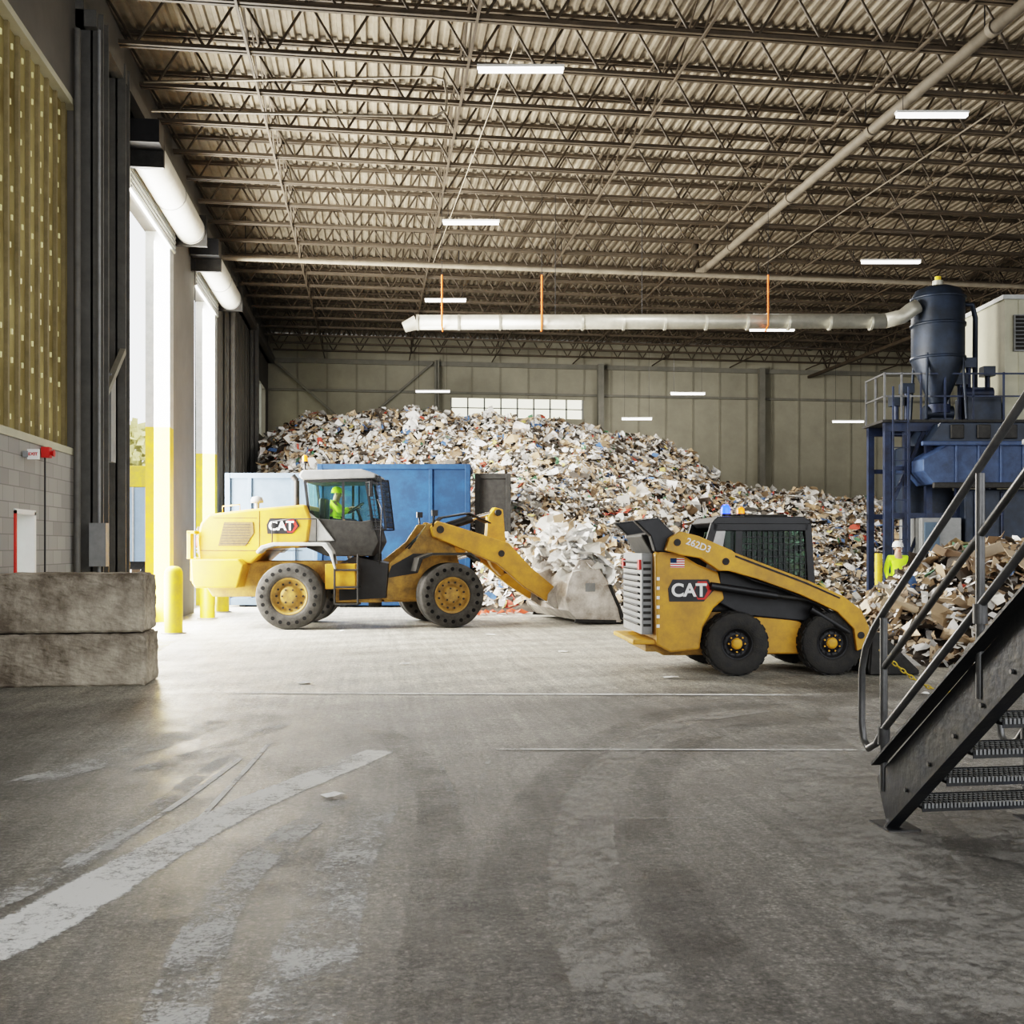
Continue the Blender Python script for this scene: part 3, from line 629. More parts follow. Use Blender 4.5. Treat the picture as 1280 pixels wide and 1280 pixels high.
for sg in (-1,1):
    mb=MB(); y0,y1=sorted((sg*.84,sg*.855)); mb.prism(gp,y0,y1,GRL)
    for k in range(8): y0,y1=sorted((sg*.855,sg*.862)); mb.b(-1.46+k*.01,-.86,y0,y1,1.70+k*.055,1.71+k*.055,BLKD)
    mb.obj('side_grille',WLr)
mb=MB(); mb.b(-2.06,-1.94,-.85,.85,.95,1.42,YEL); mb.b(-2.0,-1.88,-.6,.6,1.5,2.05,BLKD)
for k in range(8): mb.b(-2.02,-1.98,-.6,.6,1.53+k*.065,1.55+k*.065,GREY)
for sy in (-.7,.7): mb.b(-1.97,-1.88,sy-.06,sy+.06,1.65,1.85,RED)
mb.b(-2.06,-1.98,-1.08,-.9,1.40,1.95,YEL); mb.b(-2.06,-1.98,.9,1.08,1.40,1.95,YEL); mb.b(-2.06,-1.9,-1.08,1.08,1.90,1.96,YEL)
mb.obj('radiator_guard',WLr,bevel=.015)
for sg in (-1,1):
    mb=MB(); y0,y1=sorted((sg*.84,sg*1.2))
    mb.prism([(-.62,1.50),(-.50,1.60),(-.3,1.66),(.66,1.66),(.80,1.50),(.9,1.2),(.93,1.2),(.86,1.55),(.74,1.73),(-.32,1.73),(-.56,1.66),(-.66,1.54)],y0,y1,LGREY)
    mb.obj('fender',WLr,bevel=.015)
mb=MB()
for k in range(3): mb.b(.88,1.38,-1.18,-.85,.48+k*.34,.52+k*.34,BLKD)
for x in (.9,1.36): mb.b(x-.02,x+.02,-1.18,-1.14,.48,1.5,BLKD)
mb.b(.70,1.30,-1.1,-.55,.80,1.3,YEL)
mb.obj('access_steps',WLr,bevel=.01)
mb=MB(); mb.prism([(.9,.55),(1.85,.6),(1.9,1.3),(1.2,1.45),(.9,1.3)],-.62,.62,BLK); mb.cyl((1.55,0,.4),(1.55,0,1.5),.14,BLKD)
for i in range(5): mb.tube([(1.45,-.3+i*.12,1.2),(1.7,-.35+i*.12,1.0+.05*i),(2.05,-.2+i*.1,1.15)],.025,BLK,seg=6)
mb.obj('articulation_hitch',WLr)
cab=MB(); cab.prism([(.38,1.62),(.38,2.38),(.5,2.38),(.58,2.22),(1.5,2.16),(1.72,2.2),(1.85,1.75),(1.7,1.45),(.8,1.45)],-.68,.68,BLKD)
cab.prism([(.36,1.75),(.36,2.4),(.62,2.2),(.95,1.76)],-.72,-.68,LGREY)
CAB=cab.obj('cab',WLr,loc=(-.13,0,0),bevel=.03)
mb=MB(); mb.prism([(.22,3.08),(.30,3.2),(1.5,3.22),(1.8,3.12),(1.78,3.04),(.3,3.0)],-.74,.74,GREY); mb.b(.3,1.7,-.7,.7,2.96,3.03,BLK); mb.obj('cab_roof',CAB,bevel=.03)
mb=MB()
for sy in (-.66,.66):
    mb.bar((.42,sy,2.35),(.34,sy,3.0),.06,.05,BLK); mb.bar((1.12,sy,2.2),(1.12,sy,3.0),.04,.05,BLK); mb.bar((1.72,sy,2.15),(1.58,sy,3.0),.05,.05,BLK); mb.bar((.42,sy,2.97),(1.6,sy,2.99),.05,.05,BLK)
mb.bar((1.72,-.66,2.2),(1.72,.66,2.2),.06,.06,BLK); mb.obj('cab_frame',CAB)
mb=MB()
for sy in (-.665,.665): mb.prism([(.46,2.36),(.6,2.22),(1.7,2.18),(1.58,2.98),(.4,2.98)],sy-.004,sy+.004,GLASS)
mb.add([(1.7,-.64,2.2),(1.7,.64,2.2),(1.58,.64,2.98),(1.58,-.64,2.98)],[(0,1,2,3)],GLASS); mb.add([(.44,-.64,2.38),(.44,.64,2.38),(.38,.64,2.98),(.38,-.64,2.98)],[(0,1,2,3)],GLASS)
mb.obj('cab_glass',CAB)
mb=MB()
for k in range(9):
    y=-.68+k*.17; mb.bar((1.98,y,2.02),(1.86,y,3.05),.015,.015,BLK)
for k in range(10):
    z=2.05+k*.11; xx=1.98-(z-2.02)*.117; mb.bar((xx,-.7,z),(xx,.7,z),.014,.014,BLK)
    for sy in(-.7,.7): mb.bar((xx,sy,z),(1.62,sy,z),.014,.014,BLK)
for sy in(-.7,.7):
    for xk in (.08,.18,.28): mb.bar((1.98-xk,sy,2.02),(1.88-xk,sy,3.05),.014,.014,BLK)
for y in (-.7,.7): mb.bar((2.0,y,2.0),(1.87,y,3.08),.03,.03,BLK); mb.bar((1.87,y,3.07),(1.5,y,3.1),.03,.03,BLK); mb.bar((2.0,y,2.0),(1.7,y,2.0),.03,.03,BLK)
mb.obj('windscreen_guard',CAB)
mb=MB(); mb.b(.62,1.05,-.25,.25,1.95,2.12,BLK); mb.b(.55,.68,-.25,.25,2.1,2.65,BLK); mb.obj('operator_seat',CAB,bevel=.03)
mb=MB(); mb.bar((1.5,0,1.95),(1.3,0,2.42),.05,.05,BLK)
Q=Matrix.Translation((1.28,0,2.45))@Matrix.Rotation(-.6,4,'Y'); mb.tube([Q@Vector((.19*math.cos(a*math.pi/8),.19*math.sin(a*math.pi/8),0)) for a in range(16)],.015,BLK,6,True); mb.obj('steering_wheel',CAB)
mb=MB(); mb.cyl((.0,-.45,2.45),(.0,-.45,3.0),.055,BLKD); mb.cyl((.0,-.45,3.0),(-.08,-.45,3.1),.055,BLKD); mb.obj('exhaust_stack',WLr)
mb=MB(); mb.cyl((-.85,-.3,2.38),(-.85,-.3,2.55),.05,GREY); mb.lathe([(0.001,.14),(.1,.12),(.13,.05),(.13,0),(0.001,0)],(-.85,-.3,2.55),GREY,'z',20); mb.obj('air_precleaner',WLr)
mb=MB(); mb.cyl((.2,-.6,3.08),(.2,-.6,3.34),.02,BLK); mb.cyl((.2,-.6,3.34),(.2,-.6,3.38),.06,BLK); mb.lathe([(.055,0),(.055,.09),(.03,.13),(.001,.135)],(.2,-.6,3.38),ORG,'z',16); mb.obj('beacon',WLr)
for pts,m_ in (([(.5,-.95,1.73),(.5,-.95,2.2),(.0,-.95,2.2),(-.4,-.9,2.15),(-.4,-.9,1.7)],BLK),([(1.75,-.85,1.3),(1.8,-.85,2.4),(1.7,-.75,2.6)],BLK),([(-1.45,-.7,2.32),(-1.45,-.7,2.46),(-1.1,-.7,2.5),(-1.1,-.7,2.36)],YEL)):
    mb=MB(); mb.tube(pts,.014,m_,seg=6); mb.obj('grab_rail',WLr)
mb=MB(); mb.bar((1.45,-.68,2.95),(1.6,-.95,2.95),.02,.02,BLK); mb.b(1.56,1.62,-1.02,-.88,2.65,2.95,BLK); mb.obj('mirror',WLr,bevel=.01)
def badge(parent,x,y,z,h):
    w=h*2.0
    mb=MB(); mb.prism([(x-w*.55,z-h*.56),(x+w*.34,z-h*.56),(x+w*.60,z),(x+w*.46,z+h*.56),(x-w*.46,z+h*.56),(x-w*.58,z+.1*h)],y-.004,y,BLK); mb.obj('logo_plate',parent)
    mb=MB(); cx=x+w*.26; mb.prism([(cx-h*.15,z-h*.46),(cx+h*.24,z-h*.46),(cx+h*.56,z),(cx+h*.30,z+h*.46),(cx-h*.15,z+h*.46),(cx-h*.36,z)],y-.008,y-.004,RED)
    mb.prism([(cx-h*.16,z-h*.38),(cx+h*.16,z-h*.38),(cx+h*.36,z),(cx+h*.16,z+h*.38),(cx-h*.16,z+h*.38),(cx-h*.34,z)],y-.010,y-.008,BLK); mb.obj('logo_hexagon',parent)
    text('CAT',h*.92,WHT,'logo_lettering',parent,(x-w*.05,y-.014,z-.01*h),(math.pi/2,0,0),.004,h*.026,1.0)
badge(WLr,-.20,-.85,2.06,.28)
fl_=dict(loc=(PVX,0,0),rot=(0,0,PHI),recenter=False)
mb=MB()
for sy in (-.45,.45):
    mb.prism([(.05,.55),(.0,1.15),(.75,1.75),(1.0,2.12),(1.4,2.15),(1.55,1.8),(1.75,1.1),(2.0,.75),(1.85,.5)],sy-.05,sy+.05,YELD)
mb.b(.1,1.9,-.42,.42,.5,.95,YELD); mb.b(.9,1.3,-.42,.42,1.5,1.75,YELD); mb.cyl((1.36,-.9,.66),(1.36,.9,.66),.17,YELD); mb.cyl((1.25,-.6,2.0),(1.25,.6,2.0),.09,BLKD)
mb.obj('front_frame',WLr,bevel=.02,**fl_)
for sy in (-.505,.505):
    mb=MB(); mb.prism([(.15,1.0),(.25,1.25),(.7,1.5),(.95,1.5),(.8,1.1)],sy-.006,sy+.006,BLK); mb.obj('frame_cutout_panel',WLr,**fl_)
for sg in (-1,1):
    mb=MB(); mb.prism([(.60,1.15),(.67,1.42),(.95,1.52),(1.75,1.52),(1.95,1.38),(1.95,1.34),(1.75,1.47),(.95,1.47),(.71,1.38),(.65,1.15)],*sorted((sg*.72,sg*1.2)),BLKD); mb.obj('front_fender',WLr,**fl_)
mb=MB()
for sy in (-.55,.55):
    mb.prism([(1.05,2.05),(1.2,2.18),(1.9,1.98),(2.75,1.72),(3.25,1.2),(3.98,.62),(3.98,.42),(3.75,.38),(3.1,.78),(2.5,1.28),(1.7,1.6),(1.1,1.85)],sy-.07,sy+.07,YEL)
mb.cyl((2.55,-.55,1.5),(2.55,.55,1.5),.14,YEL); mb.cyl((3.85,-.64,.52),(3.85,.64,.52),.09,BLKD); mb.cyl((2.58,-.64,1.5),(2.58,.64,1.5),.07,BLKD); mb.cyl((1.25,-.64,2.0),(1.25,.64,2.0),.08,BLKD)
mb.obj('boom_arm',WLr,bevel=.02,**fl_)
mb=MB(); mb.prism([(2.38,1.5),(2.45,2.3),(2.6,2.5),(2.78,2.45),(2.85,1.6),(2.95,1.15),(2.75,1.0),(2.55,1.2)],-.12,.12,YEL); mb.cyl((2.65,-.2,2.38),(2.65,.2,2.38),.07,BLKD); mb.cyl((2.6,-.2,1.5),(2.6,.2,1.5),.09,BLKD); mb.cyl((2.85,-.18,1.12),(2.85,.18,1.12),.06,BLKD)
mb.bar((2.85,0,1.12),(3.75,0,1.0),.1,.1,YELD); mb.obj('bell_crank',WLr,bevel=.02,**fl_)
for p0,p1,p2,ra in (((1.15,0,1.95),(2.1,0,2.25),(2.65,0,2.40),.09),((.55,-.38,1.0),(1.6,-.38,1.38),(2.3,-.38,1.55),.07),((.55,.38,1.0),(1.6,.38,1.38),(2.3,.38,1.55),.07)):
    mb=MB(); mb.cyl(p0,p1,ra,BLK if ra>.08 else YELD,seg=18); mb.cyl(p1,p2,ra*.5,CHROME,seg=14); mb.obj('hydraulic_cylinder',WLr,**fl_)
for i in range(4):
    mb=MB(); mb.tube([(.6,-.5+.08*i,1.6),(1.0,-.4+.1*i,1.98),(1.4,-.2+.1*i,2.26),(2.0,-.15+.1*i,2.36),(2.5,-.1+.1*i,2.15)],.024,BLK,seg=6); mb.obj('hydraulic_hose',WLr,**fl_)
for sy in (-.6,.6):
    mb=MB(); mb.tube([(1.1,sy,2.05),(1.1,sy*1.15,2.3)],.02,BLK,seg=6); mb.b(1.05,1.17,sy*1.15-.06,sy*1.15+.06,2.28,2.4,BLK); mb.obj('work_lamp',WLr,**fl_)
# bucket
mb=MB(); cp=[(5.05,.04),(4.45,.07),(4.05,.10),(3.84,.30),(3.78,.60),(3.84,.90),(3.94,1.12),(4.08,1.32)]
inner=[(5.05,.08),(4.45,.12),(4.08,.15),(3.90,.33),(3.84,.61),(3.90,.87),(3.99,1.09),(4.12,1.28)]
for (a,b,c,d) in zip(cp,cp[1:],inner,inner[1:]): mb.prism([a,b,d,c],-1.3,1.3,STEELW)
side=[(5.12,.03),(4.05,.09),(3.83,.29),(3.76,.60),(3.82,.91),(3.92,1.14),(4.06,1.36),(4.34,1.38),(4.56,1.12),(4.78,.80),(5.02,.34)]
for sy in (-1.32,1.32): mb.prism(side,sy-.025,sy+.025,STEELW)
for sy in (-1.345,1.345):
    mb.prism([(5.14,.02),(5.0,.38),(4.77,.85),(4.71,.83),(4.94,.34),(5.0,.10)],sy-.02,sy+.02,BLKD)
    mb.prism([(4.9,.02),(3.95,.06),(3.98,.13),(4.9,.09)],sy-.02,sy+.02,BLKD)
    mb.prism([(4.2,.7),(4.42,.7),(4.42,.88),(4.2,.88)],sy-.012,sy+.012,GREY)
mb.bar((5.12,-1.36,.045),(5.12,1.36,.045),.22,.05,BLKD)
for k in range(7): mb.prism([(4.04,1.30),(4.10,1.52),(4.16,1.31)],-1.25+k*.4,-1.15+k*.4,STEELW)
for sy in (-.55,.55): mb.prism([(3.85,.3),(3.6,.45),(3.62,.62),(3.9,.95)],sy-.12,sy+.12,STEELW)
mb.prism([(3.85,.8),(3.62,.9),(3.62,1.08),(3.95,1.2)],-.15,.15,STEELW)
bk=mb.obj('bucket',WLr,bevel=.008,**fl_)
mb=MB()
for k in range(700):
    L=random.uniform(3.95,4.75); y=random.uniform(-1.22,1.22); zt=2.0-abs(L-4.2)*1.2+.25*math.cos(y*1.4)+.25*mnoise.noise(Vector((L*3,y*2,1)))
    q=Vector((R0,21.8,0))+fpt(L,y,random.uniform(1.0,max(1.05,zt))); p=plan(q.x,q.y,q.z); m=random.choices(SM[:6],[64,12,6,4,2,3])[0]
    if random.random()<.35: crumple(mb,p,random.uniform(.25,.5),m)
    else: scrap(mb,p,Vector((random.gauss(0,.5),random.gauss(0,.5)-.4,1)).normalized(),random.choice((.2,.3,.42)),m)
mb.obj('bucket_load',label='white paper and plastic sheets heaped in the bucket',cat='waste load',kind='stuff',nofix=True)

# ================================================================= SKID STEER
SK=empty('skid_steer_loader',plan(3.41,14.1),-TH+math.radians(4),'compact yellow skid steer loader with black cab','skid steer loader')
DRIM=mat('dark_rim',(0.025,0.025,0.028),0.5,0.2,0.3,6)
s1=tyre(.41,.30,'wheel',0,22,.20,DRIM,RUB); s1.parent=SK; s1.location=(-.61,-.72,.412)
mb=MB(); mb.lathe([(.075,-.11),(.065,-.135),(.04,-.14),(.001,-.14)],(0,0,0),YEL,'y',20)
for k in range(8): a=k*math.pi/4; mb.cyl((.105*math.cos(a),-.09,.105*math.sin(a)),(.105*math.cos(a),-.125,.105*math.sin(a)),.012,YEL,seg=6)
mb.obj('hub',s1)
copytree(s1,SK,(.63,-.72,.412),(0,.4,0)); copytree(s1,SK,(-.61,.72,.412),(0,0,math.pi)); copytree(s1,SK,(.63,.72,.412),(0,0,math.pi))
mb=MB(); mb.prism([(-1.62,.36),(-1.5,.24),(1.0,.24),(1.12,.42),(1.02,.62),(.35,.68),(-.6,.72),(-1.0,1.0),(-1.62,1.2)],-.55,.55,YELD)
for sy in (-.6,.6): mb.prism([(-.28,.26),(.30,.26),(.30,.66),(.1,.74),(-.35,.74)],sy-.06,sy+.06,YEL)
mb.cyl((-.61,-.6,.412),(-.61,.6,.412),.09,YELD); mb.cyl((.63,-.6,.412),(.63,.6,.412),.09,YELD)
mb.obj('chassis',SK,bevel=.02)
for sg in (-1,1):
    mb=MB(); y0,y1=sorted((sg*.60,sg*.80)); mb.prism([(-1.64,.40),(-1.66,1.55),(-1.5,1.66),(-1.1,1.42),(-.84,1.32),(-.76,.98),(-.90,.86),(-1.04,.62),(-1.08,.34),(-1.45,.30)],y0,y1,YEL)
    mb.obj('rear_tower',SK,bevel=.025)
for sg in (-1,1):
    mb=MB(); y0,y1=sorted((sg*.815,sg*.93)); 
    mb.prism([(-1.55,1.60),(-1.50,1.76),(-1.36,1.84),(-1.12,1.78),(-.70,1.60),(-.66,1.57),(.28,1.22),(.74,1.02),(.98,.84),(1.08,.62),(1.08,.38),(.92,.32),(.88,.60),(.66,.82),(.18,1.04),(-.38,1.24),(-.74,1.34),(-.86,1.34),(-1.1,1.50),(-1.35,1.54)],y0,y1,YEL)
    mb.obj('lift_arm',SK,bevel=.012)
for sg in (-1,1):
    y0,y1=sorted((sg*.93,sg*.938))
    mb=MB(); mb.prism([(-.66,1.54),(.26,1.195),(.70,1.0),(.69,.985),(.25,1.175),(-.66,1.515)],y0,y1,BLKD); mb.obj('arm_weld_line',SK)
    for (px_,pz_) in ((-1.40,1.70),(-.78,1.46),(.97,.52)):
        mb=MB(); mb.cyl((px_,y0-.004,pz_),(px_,y1+.004,pz_),.045,BLKD,seg=14); mb.obj('pivot_pin',SK)
mb=MB(); mb.b(.88,1.04,-.83,.83,.42,.58,YEL); mb.obj('arm_cross_tube',SK,bevel=.01)
for sg in (-1,1):
    mb=MB(); y0,y1=sorted((sg*.66,sg*.81)); mb.prism([(-1.93,1.98),(-1.62,2.02),(-1.30,1.70),(-1.40,1.56),(-1.66,1.58),(-1.72,1.78)],y0,y1,BLK); mb.obj('arm_link_guard',SK,bevel=.02)
mb=MB()
mb.prism([(-1.66,1.56),(-1.80,1.80),(-1.55,1.84),(-1.0,1.6),(-1.0,1.0),(-.4,.8),(-1.62,.8)],-.58,.58,BLKD)
mb.obj('engine_cover',SK,bevel=.03)
mb=MB(); mb.b(-1.80,-1.66,-.66,.66,.52,1.56,GREY)
for k in range(11): mb.box((-1.81,0,.64+k*.08),(.05,1.1,.02),BLKD,rot=(0,.5,0)); mb.box((-1.73,-.664,.64+k*.08),(.10,.010,.035),BLKD)
for sy in (-.57,.57): mb.b(-1.83,-1.79,sy-.06,sy+.06,1.35,1.48,RED)
mb.obj('rear_grille_door',SK,bevel=.015)
mb=MB(); mb.b(-1.93,-1.5,-.74,.74,.40,.46,YEL); mb.b(-1.75,-1.5,-.66,.66,.30,.40,YELD); mb.obj('rear_bumper',SK,bevel=.015)
mb=MB(); 
for k in range(6): mb.b(-1.635,-1.60,-.812,-.80,.62+k*.12,.66+k*.12,WHT)
mb.obj('reflector_strip',SK)
mb=MB(); mb.prism([(-1.0,.9),(-1.02,1.5),(-.7,1.28),(.42,1.10),(.5,.66),(-.6,.66)],-.5,.5,BLKD)
for sy in (-.60,.60): mb.prism([(-.80,.92),(-.80,1.34),(-.35,1.26),(.25,1.04),(.60,.82),(.55,.70),(.3,.68),(-.5,.76)],sy-.08,sy+.08,BLK)
SC=mb.obj('cab',SK,bevel=.02)
mb=MB(); mb.prism([(-.86,1.96),(-.78,2.04),(.36,2.04),(.46,1.98),(.44,1.92),(-.80,1.90)],-.56,.56,BLK); mb.b(-.6,.2,-.4,.4,2.04,2.07,BLKD); mb.obj('cab_roof',SC,bevel=.02)
mb=MB()
for sy in (-.54,.54):
    mb.bar((-1.0,sy,1.35),(-.82,sy,1.95),.06,.10,BLK); mb.bar((.46,sy,1.15),(.41,sy,1.95),.06,.10,BLK); mb.bar((-.52,sy,1.2),(-.50,sy,1.95),.05,.10,BLK); mb.bar((-1.0,sy,1.3),(.45,sy,1.16),.06,.05,BLK); mb.bar((-.85,sy,1.90),(.42,sy,1.90),.06,.10,BLK)
    mb.prism([(-1.03,1.35),(-.86,1.93),(-.66,1.93),(-.74,1.5),(-.8,1.3)],sy-.02,sy+.02,LGREY if sy<0 else BLK)
mb.bar((.46,-.54,1.16),(.46,.54,1.16),.06,.06,BLK); mb.obj('cab_frame',SC,bevel=.01)
mb=MB()
for sy in (-.53,.53): mb.prism([(-.8,1.26),(-.66,1.9),(.4,1.9),(.44,1.18)],sy-.003,sy+.003,GLASSD)
mb.add([(.45,-.5,1.18),(.45,.5,1.18),(.41,.5,1.9),(.41,-.5,1.9)],[(0,1,2,3)],GLASSD); mb.obj('cab_glass',SC)
for sy in (-.55,.515):
    mb=MB()
    for k in range(13): mb.bar((-.46+k*.07,sy,1.22),(-.46+k*.07,sy,1.9),.008,.011,BLK)
    for k in range(8): mb.bar((-.48,sy,1.26+k*.085),(.42,sy,1.26+k*.085),.008,.011,BLK)
    mb.obj('side_screen',SC)
mb=MB(); mb.b(-.55,-.15,-.25,.25,1.2,1.32,BLK); mb.b(-.62,-.5,-.25,.25,1.3,1.8,BLK); mb.obj('operator_seat',SC,bevel=.03)
mb=MB(); mb.b(-.60,-.55,-.5,.5,1.2,1.92,BLK); mb.obj('rear_bulkhead',SC)
for sy in (-.3,.3):
    mb=MB(); mb.bar((.1,sy,1.2),(.05,sy,1.5),.03,.03,BLK); mb.b(.0,.1,sy-.03,sy+.03,1.48,1.6,BLK); mb.obj('joystick',SC)
mb=MB(); mb.cyl((-.62,-.35,2.04),(-.62,-.35,2.08),.07,BLK); mb.lathe([(.06,0),(.06,.08),(.03,.12),(.001,.12)],(-.62,-.35,2.08),BLULENS,'z',16); mb.obj('blue_beacon',SK)
mb=MB(); mb.cyl((-.42,-.35,2.04),(-.42,-.35,2.08),.06,BLK); mb.lathe([(.05,0),(.05,.06),(.02,.09),(.001,.09)],(-.42,-.35,2.08),ORG,'z',16); mb.obj('amber_beacon',SK)
mb=MB(); mb.cyl((.35,-.83,.85),(.85,-.83,.55),.045,BLK,seg=14); mb.obj('hydraulic_cylinder',SK)
mb=MB(); mb.cyl((-.95,-.84,1.15),(-.1,-.84,1.02),.05,BLK,seg=14); mb.cyl((-.1,-.84,1.02),(.3,-.84,.97),.028,BLKD,seg=12); mb.obj('hydraulic_cylinder',SK)
mb=MB(); mb.tube([(-.6,-.82,1.32),(-.4,-.83,1.22),(.0,-.83,1.10),(.5,-.84,.88),(.8,-.84,.68)],.022,BLK,seg=6); mb.obj('hydraulic_hose',SK)
mb=MB(); mb.prism([(1.08,.10),(1.14,.55),(1.25,.55),(1.30,.08),(1.75,.04),(1.75,.01),(1.1,.01)],-.88,.88,BLKD)
for sy in (-.88,.88): mb.prism([(1.1,.01),(1.14,.55),(1.25,.55),(1.75,.06),(1.75,.01)],sy-.02,sy+.02,BLKD)
mb.obj('front_bucket',SK,bevel=.01)
badge(SK,-1.2,-.803,1.09,.25)
text('262D3',.12,WHT,'model_lettering',SK,(-1.13,-.935,1.66),(math.pi/2,.36,0),.002,.002)
mb=MB(); mb.b(-1.46,-1.28,-.806,-.80,1.38,1.5,WHT)
for k in range(4): mb.b(-1.46,-1.28,-.808,-.806,1.385+k*.03,1.398+k*.03,RED)
mb.b(-1.46,-1.38,-.809,-.808,1.44,1.5,BLUE); mb.obj('flag_sticker',SK)

# ================================================================= PEOPLE
def hand(V,R,E,wi,dirv,side,down):
    d=Vector(dirv).normalized(); s=Vector(side).normalized(); w=Vector(V[wi]); p=w+d*.07
    V.append(tuple(p)); R.append((.034,.02)); E.append((wi,len(V)-1)); pi=len(V)-1
    for k,(o,l) in enumerate([(-.028,.065),(-.010,.078),(.010,.072),(.028,.055)]):
        a=p+d*.03+s*o; b=a+d*l*.5+Vector(down)*.012; c=b+d*l*.4+Vector(down)*.03
        i=len(V); V.extend([tuple(a),tuple(b),tuple(c)]); R.extend([.010,.009,.008]); E.extend([(pi,i),(i,i+1),(i+1,i+2)])
    a=w+d*.035-s*.038; b=a+d*.035-s*.018; i=len(V); V.extend([tuple(a),tuple(b)]); R.extend([.012,.010]); E.extend([(wi,i),(i,i+1)])
def figure(root,J,helmetM,handdir,handdown):
    V=[J['pelvis'],J['spine'],J['chest'],J['neck'],J['head'],J['crown'],J['ls'],J['le'],J['lw'],J['rs'],J['re'],J['rw'],J['lh'],J['lk'],J['la'],J['lt'],J['rh'],J['rk'],J['ra'],J['rt']]
    R=[.12,.12,.13,.055,.088,.07,.06,.045,.03,.06,.045,.03,.09,.06,.045,.04,.09,.06,.045,.04]
    E=[(0,1),(1,2),(2,3),(3,4),(4,5),(2,6),(6,7),(7,8),(2,9),(9,10),(10,11),(0,12),(12,13),(13,14),(14,15),(0,16),(16,17),(17,18),(18,19)]
    V=[tuple(v) for v in V]
    n=len(V); hd=Vector(J['head']); f=Vector(J['face'])
    V.append(tuple(hd+f*.10-Vector((0,0,.01)))); R.append(.018); E.append((4,n))
    hand(V,R,E,8,handdir,Vector(handdir).cross((0,0,1)) if abs(Vector(handdir).z)<.9 else (1,0,0),handdown); hand(V,R,E,11,handdir,Vector(handdir).cross((0,0,1)) if abs(Vector(handdir).z)<.9 else (-1,0,0),handdown)
    body=skinmesh('body',V,R,E,SKIN,root)
    side=f.cross((0,0,1)).normalized()
    for sg in(-1,1):
        mb=MB(); mb.ball(hd+f*.078+side*sg*.033+Vector((0,0,.02)),.012,BLK,seg=8,rings=6); mb.obj('eye',root)
        mb=MB(); mb.ball(hd+side*sg*.088,.024,SKIN,(.6,.6,1),8,6); mb.obj('ear',root)
    mb=MB(); mb.bar(hd+f*.086-side*.025-Vector((0,0,.05)),hd+f*.086+side*.025-Vector((0,0,.05)),.012,.01,RED); mb.obj('mouth',root)
    P=lambda k:tuple(J[k])
    skinmesh('shirt',[P('spine'),P('chest'),P('ls'),P('le'),tuple(Vector(J['lw'])*.85+Vector(J['le'])*.15),P('rs'),P('re'),tuple(Vector(J['rw'])*.85+Vector(J['re'])*.15),P('pelvis')],[.135,.14,.075,.058,.045,.075,.058,.045,.13],[(0,1),(1,2),(2,3),(3,4),(1,5),(5,6),(6,7),(0,8)],HIVIS,root)
    skinmesh('vest',[P('spine'),P('chest'),tuple(Vector(J['chest'])*.4+Vector(J['neck'])*.6),tuple(Vector(J['ls'])*.8+Vector(J['chest'])*.2),tuple(Vector(J['rs'])*.8+Vector(J['chest'])*.2),P('pelvis')],[.155,.16,.10,.085,.085,.15],[(0,1),(1,2),(1,3),(1,4),(0,5)],HIVIS,root)
    skinmesh('trousers',[P('pelvis'),P('lh'),P('lk'),tuple(J['la']),P('rh'),P('rk'),tuple(J['ra'])],[.135,.105,.075,.062,.105,.075,.062],[(0,1),(1,2),(2,3),(0,4),(4,5),(5,6)],TROUS,root)
    skinmesh('boot',[P('la'),P('lt')],[.06,.05],[(0,1)],BLK,root,1); skinmesh('boot',[P('ra'),P('rt')],[.06,.05],[(0,1)],BLK,root,1)
    mb=MB(); c=Vector(J['crown']); mb.lathe([(.125,-.03),(.118,-.02),(.112,.03),(.09,.075),(.045,.1),(.001,.105)],c,helmetM,'z',24); mb.ball(c+f*.09-Vector((0,0,.025)),.07,helmetM,(1,1,.12)); mb.obj('hard_hat',root)
pr=empty('person',plan(8.42,22.7),-TH,'person in white hard hat and lime hi-vis standing by the heap','person')
J=dict(pelvis=(0,0,.95),spine=(0,0,1.1),chest=(0,0,1.30),neck=(0,0,1.48),head=(0,-.01,1.60),crown=(0,-.005,1.67),ls=(-.19,0,1.40),le=(-.25,.02,1.13),lw=(-.23,-.1,.90),rs=(.19,0,1.40),re=(.25,.02,1.13),rw=(.23,-.1,.90),lh=(-.1,0,.90),lk=(-.11,-.02,.50),la=(-.12,.02,.09),lt=(-.13,-.14,.055),rh=(.1,0,.90),rk=(.12,-.02,.50),ra=(.13,.02,.09),rt=(.15,-.14,.055),face=Vector((0,-1,0)))
figure(pr,J,WHT,(0,-.15,-1),(0,-.5,0))
mwl=Matrix.Translation(plan(R0,21.8))@Matrix.Rotation(-TH,4,'Z')
op=empty('person',mwl@Vector((.73,0,2.02)),-TH,'seated operator in lime hi-vis holding the steering wheel','person')
J=dict(pelvis=(0,0,.13),spine=(-.02,0,.27),chest=(-.02,0,.45),neck=(0,0,.60),head=(.02,0,.72),crown=(.02,0,.78),ls=(-.02,.19,.54),le=(.12,.24,.33),lw=(.33,.14,.44),rs=(-.02,-.19,.54),re=(.12,-.24,.33),rw=(.33,-.14,.44),lh=(.02,.1,.12),lk=(.42,.13,.14),la=(.5,.13,-.28),lt=(.64,.13,-.32),rh=(.02,-.1,.12),rk=(.42,-.13,.14),ra=(.5,-.13,-.28),rt=(.64,-.13,-.32),face=Vector((1,0,0)))
figure(op,J,HIVIS,(1,0,.1),(.0,0,-.5))

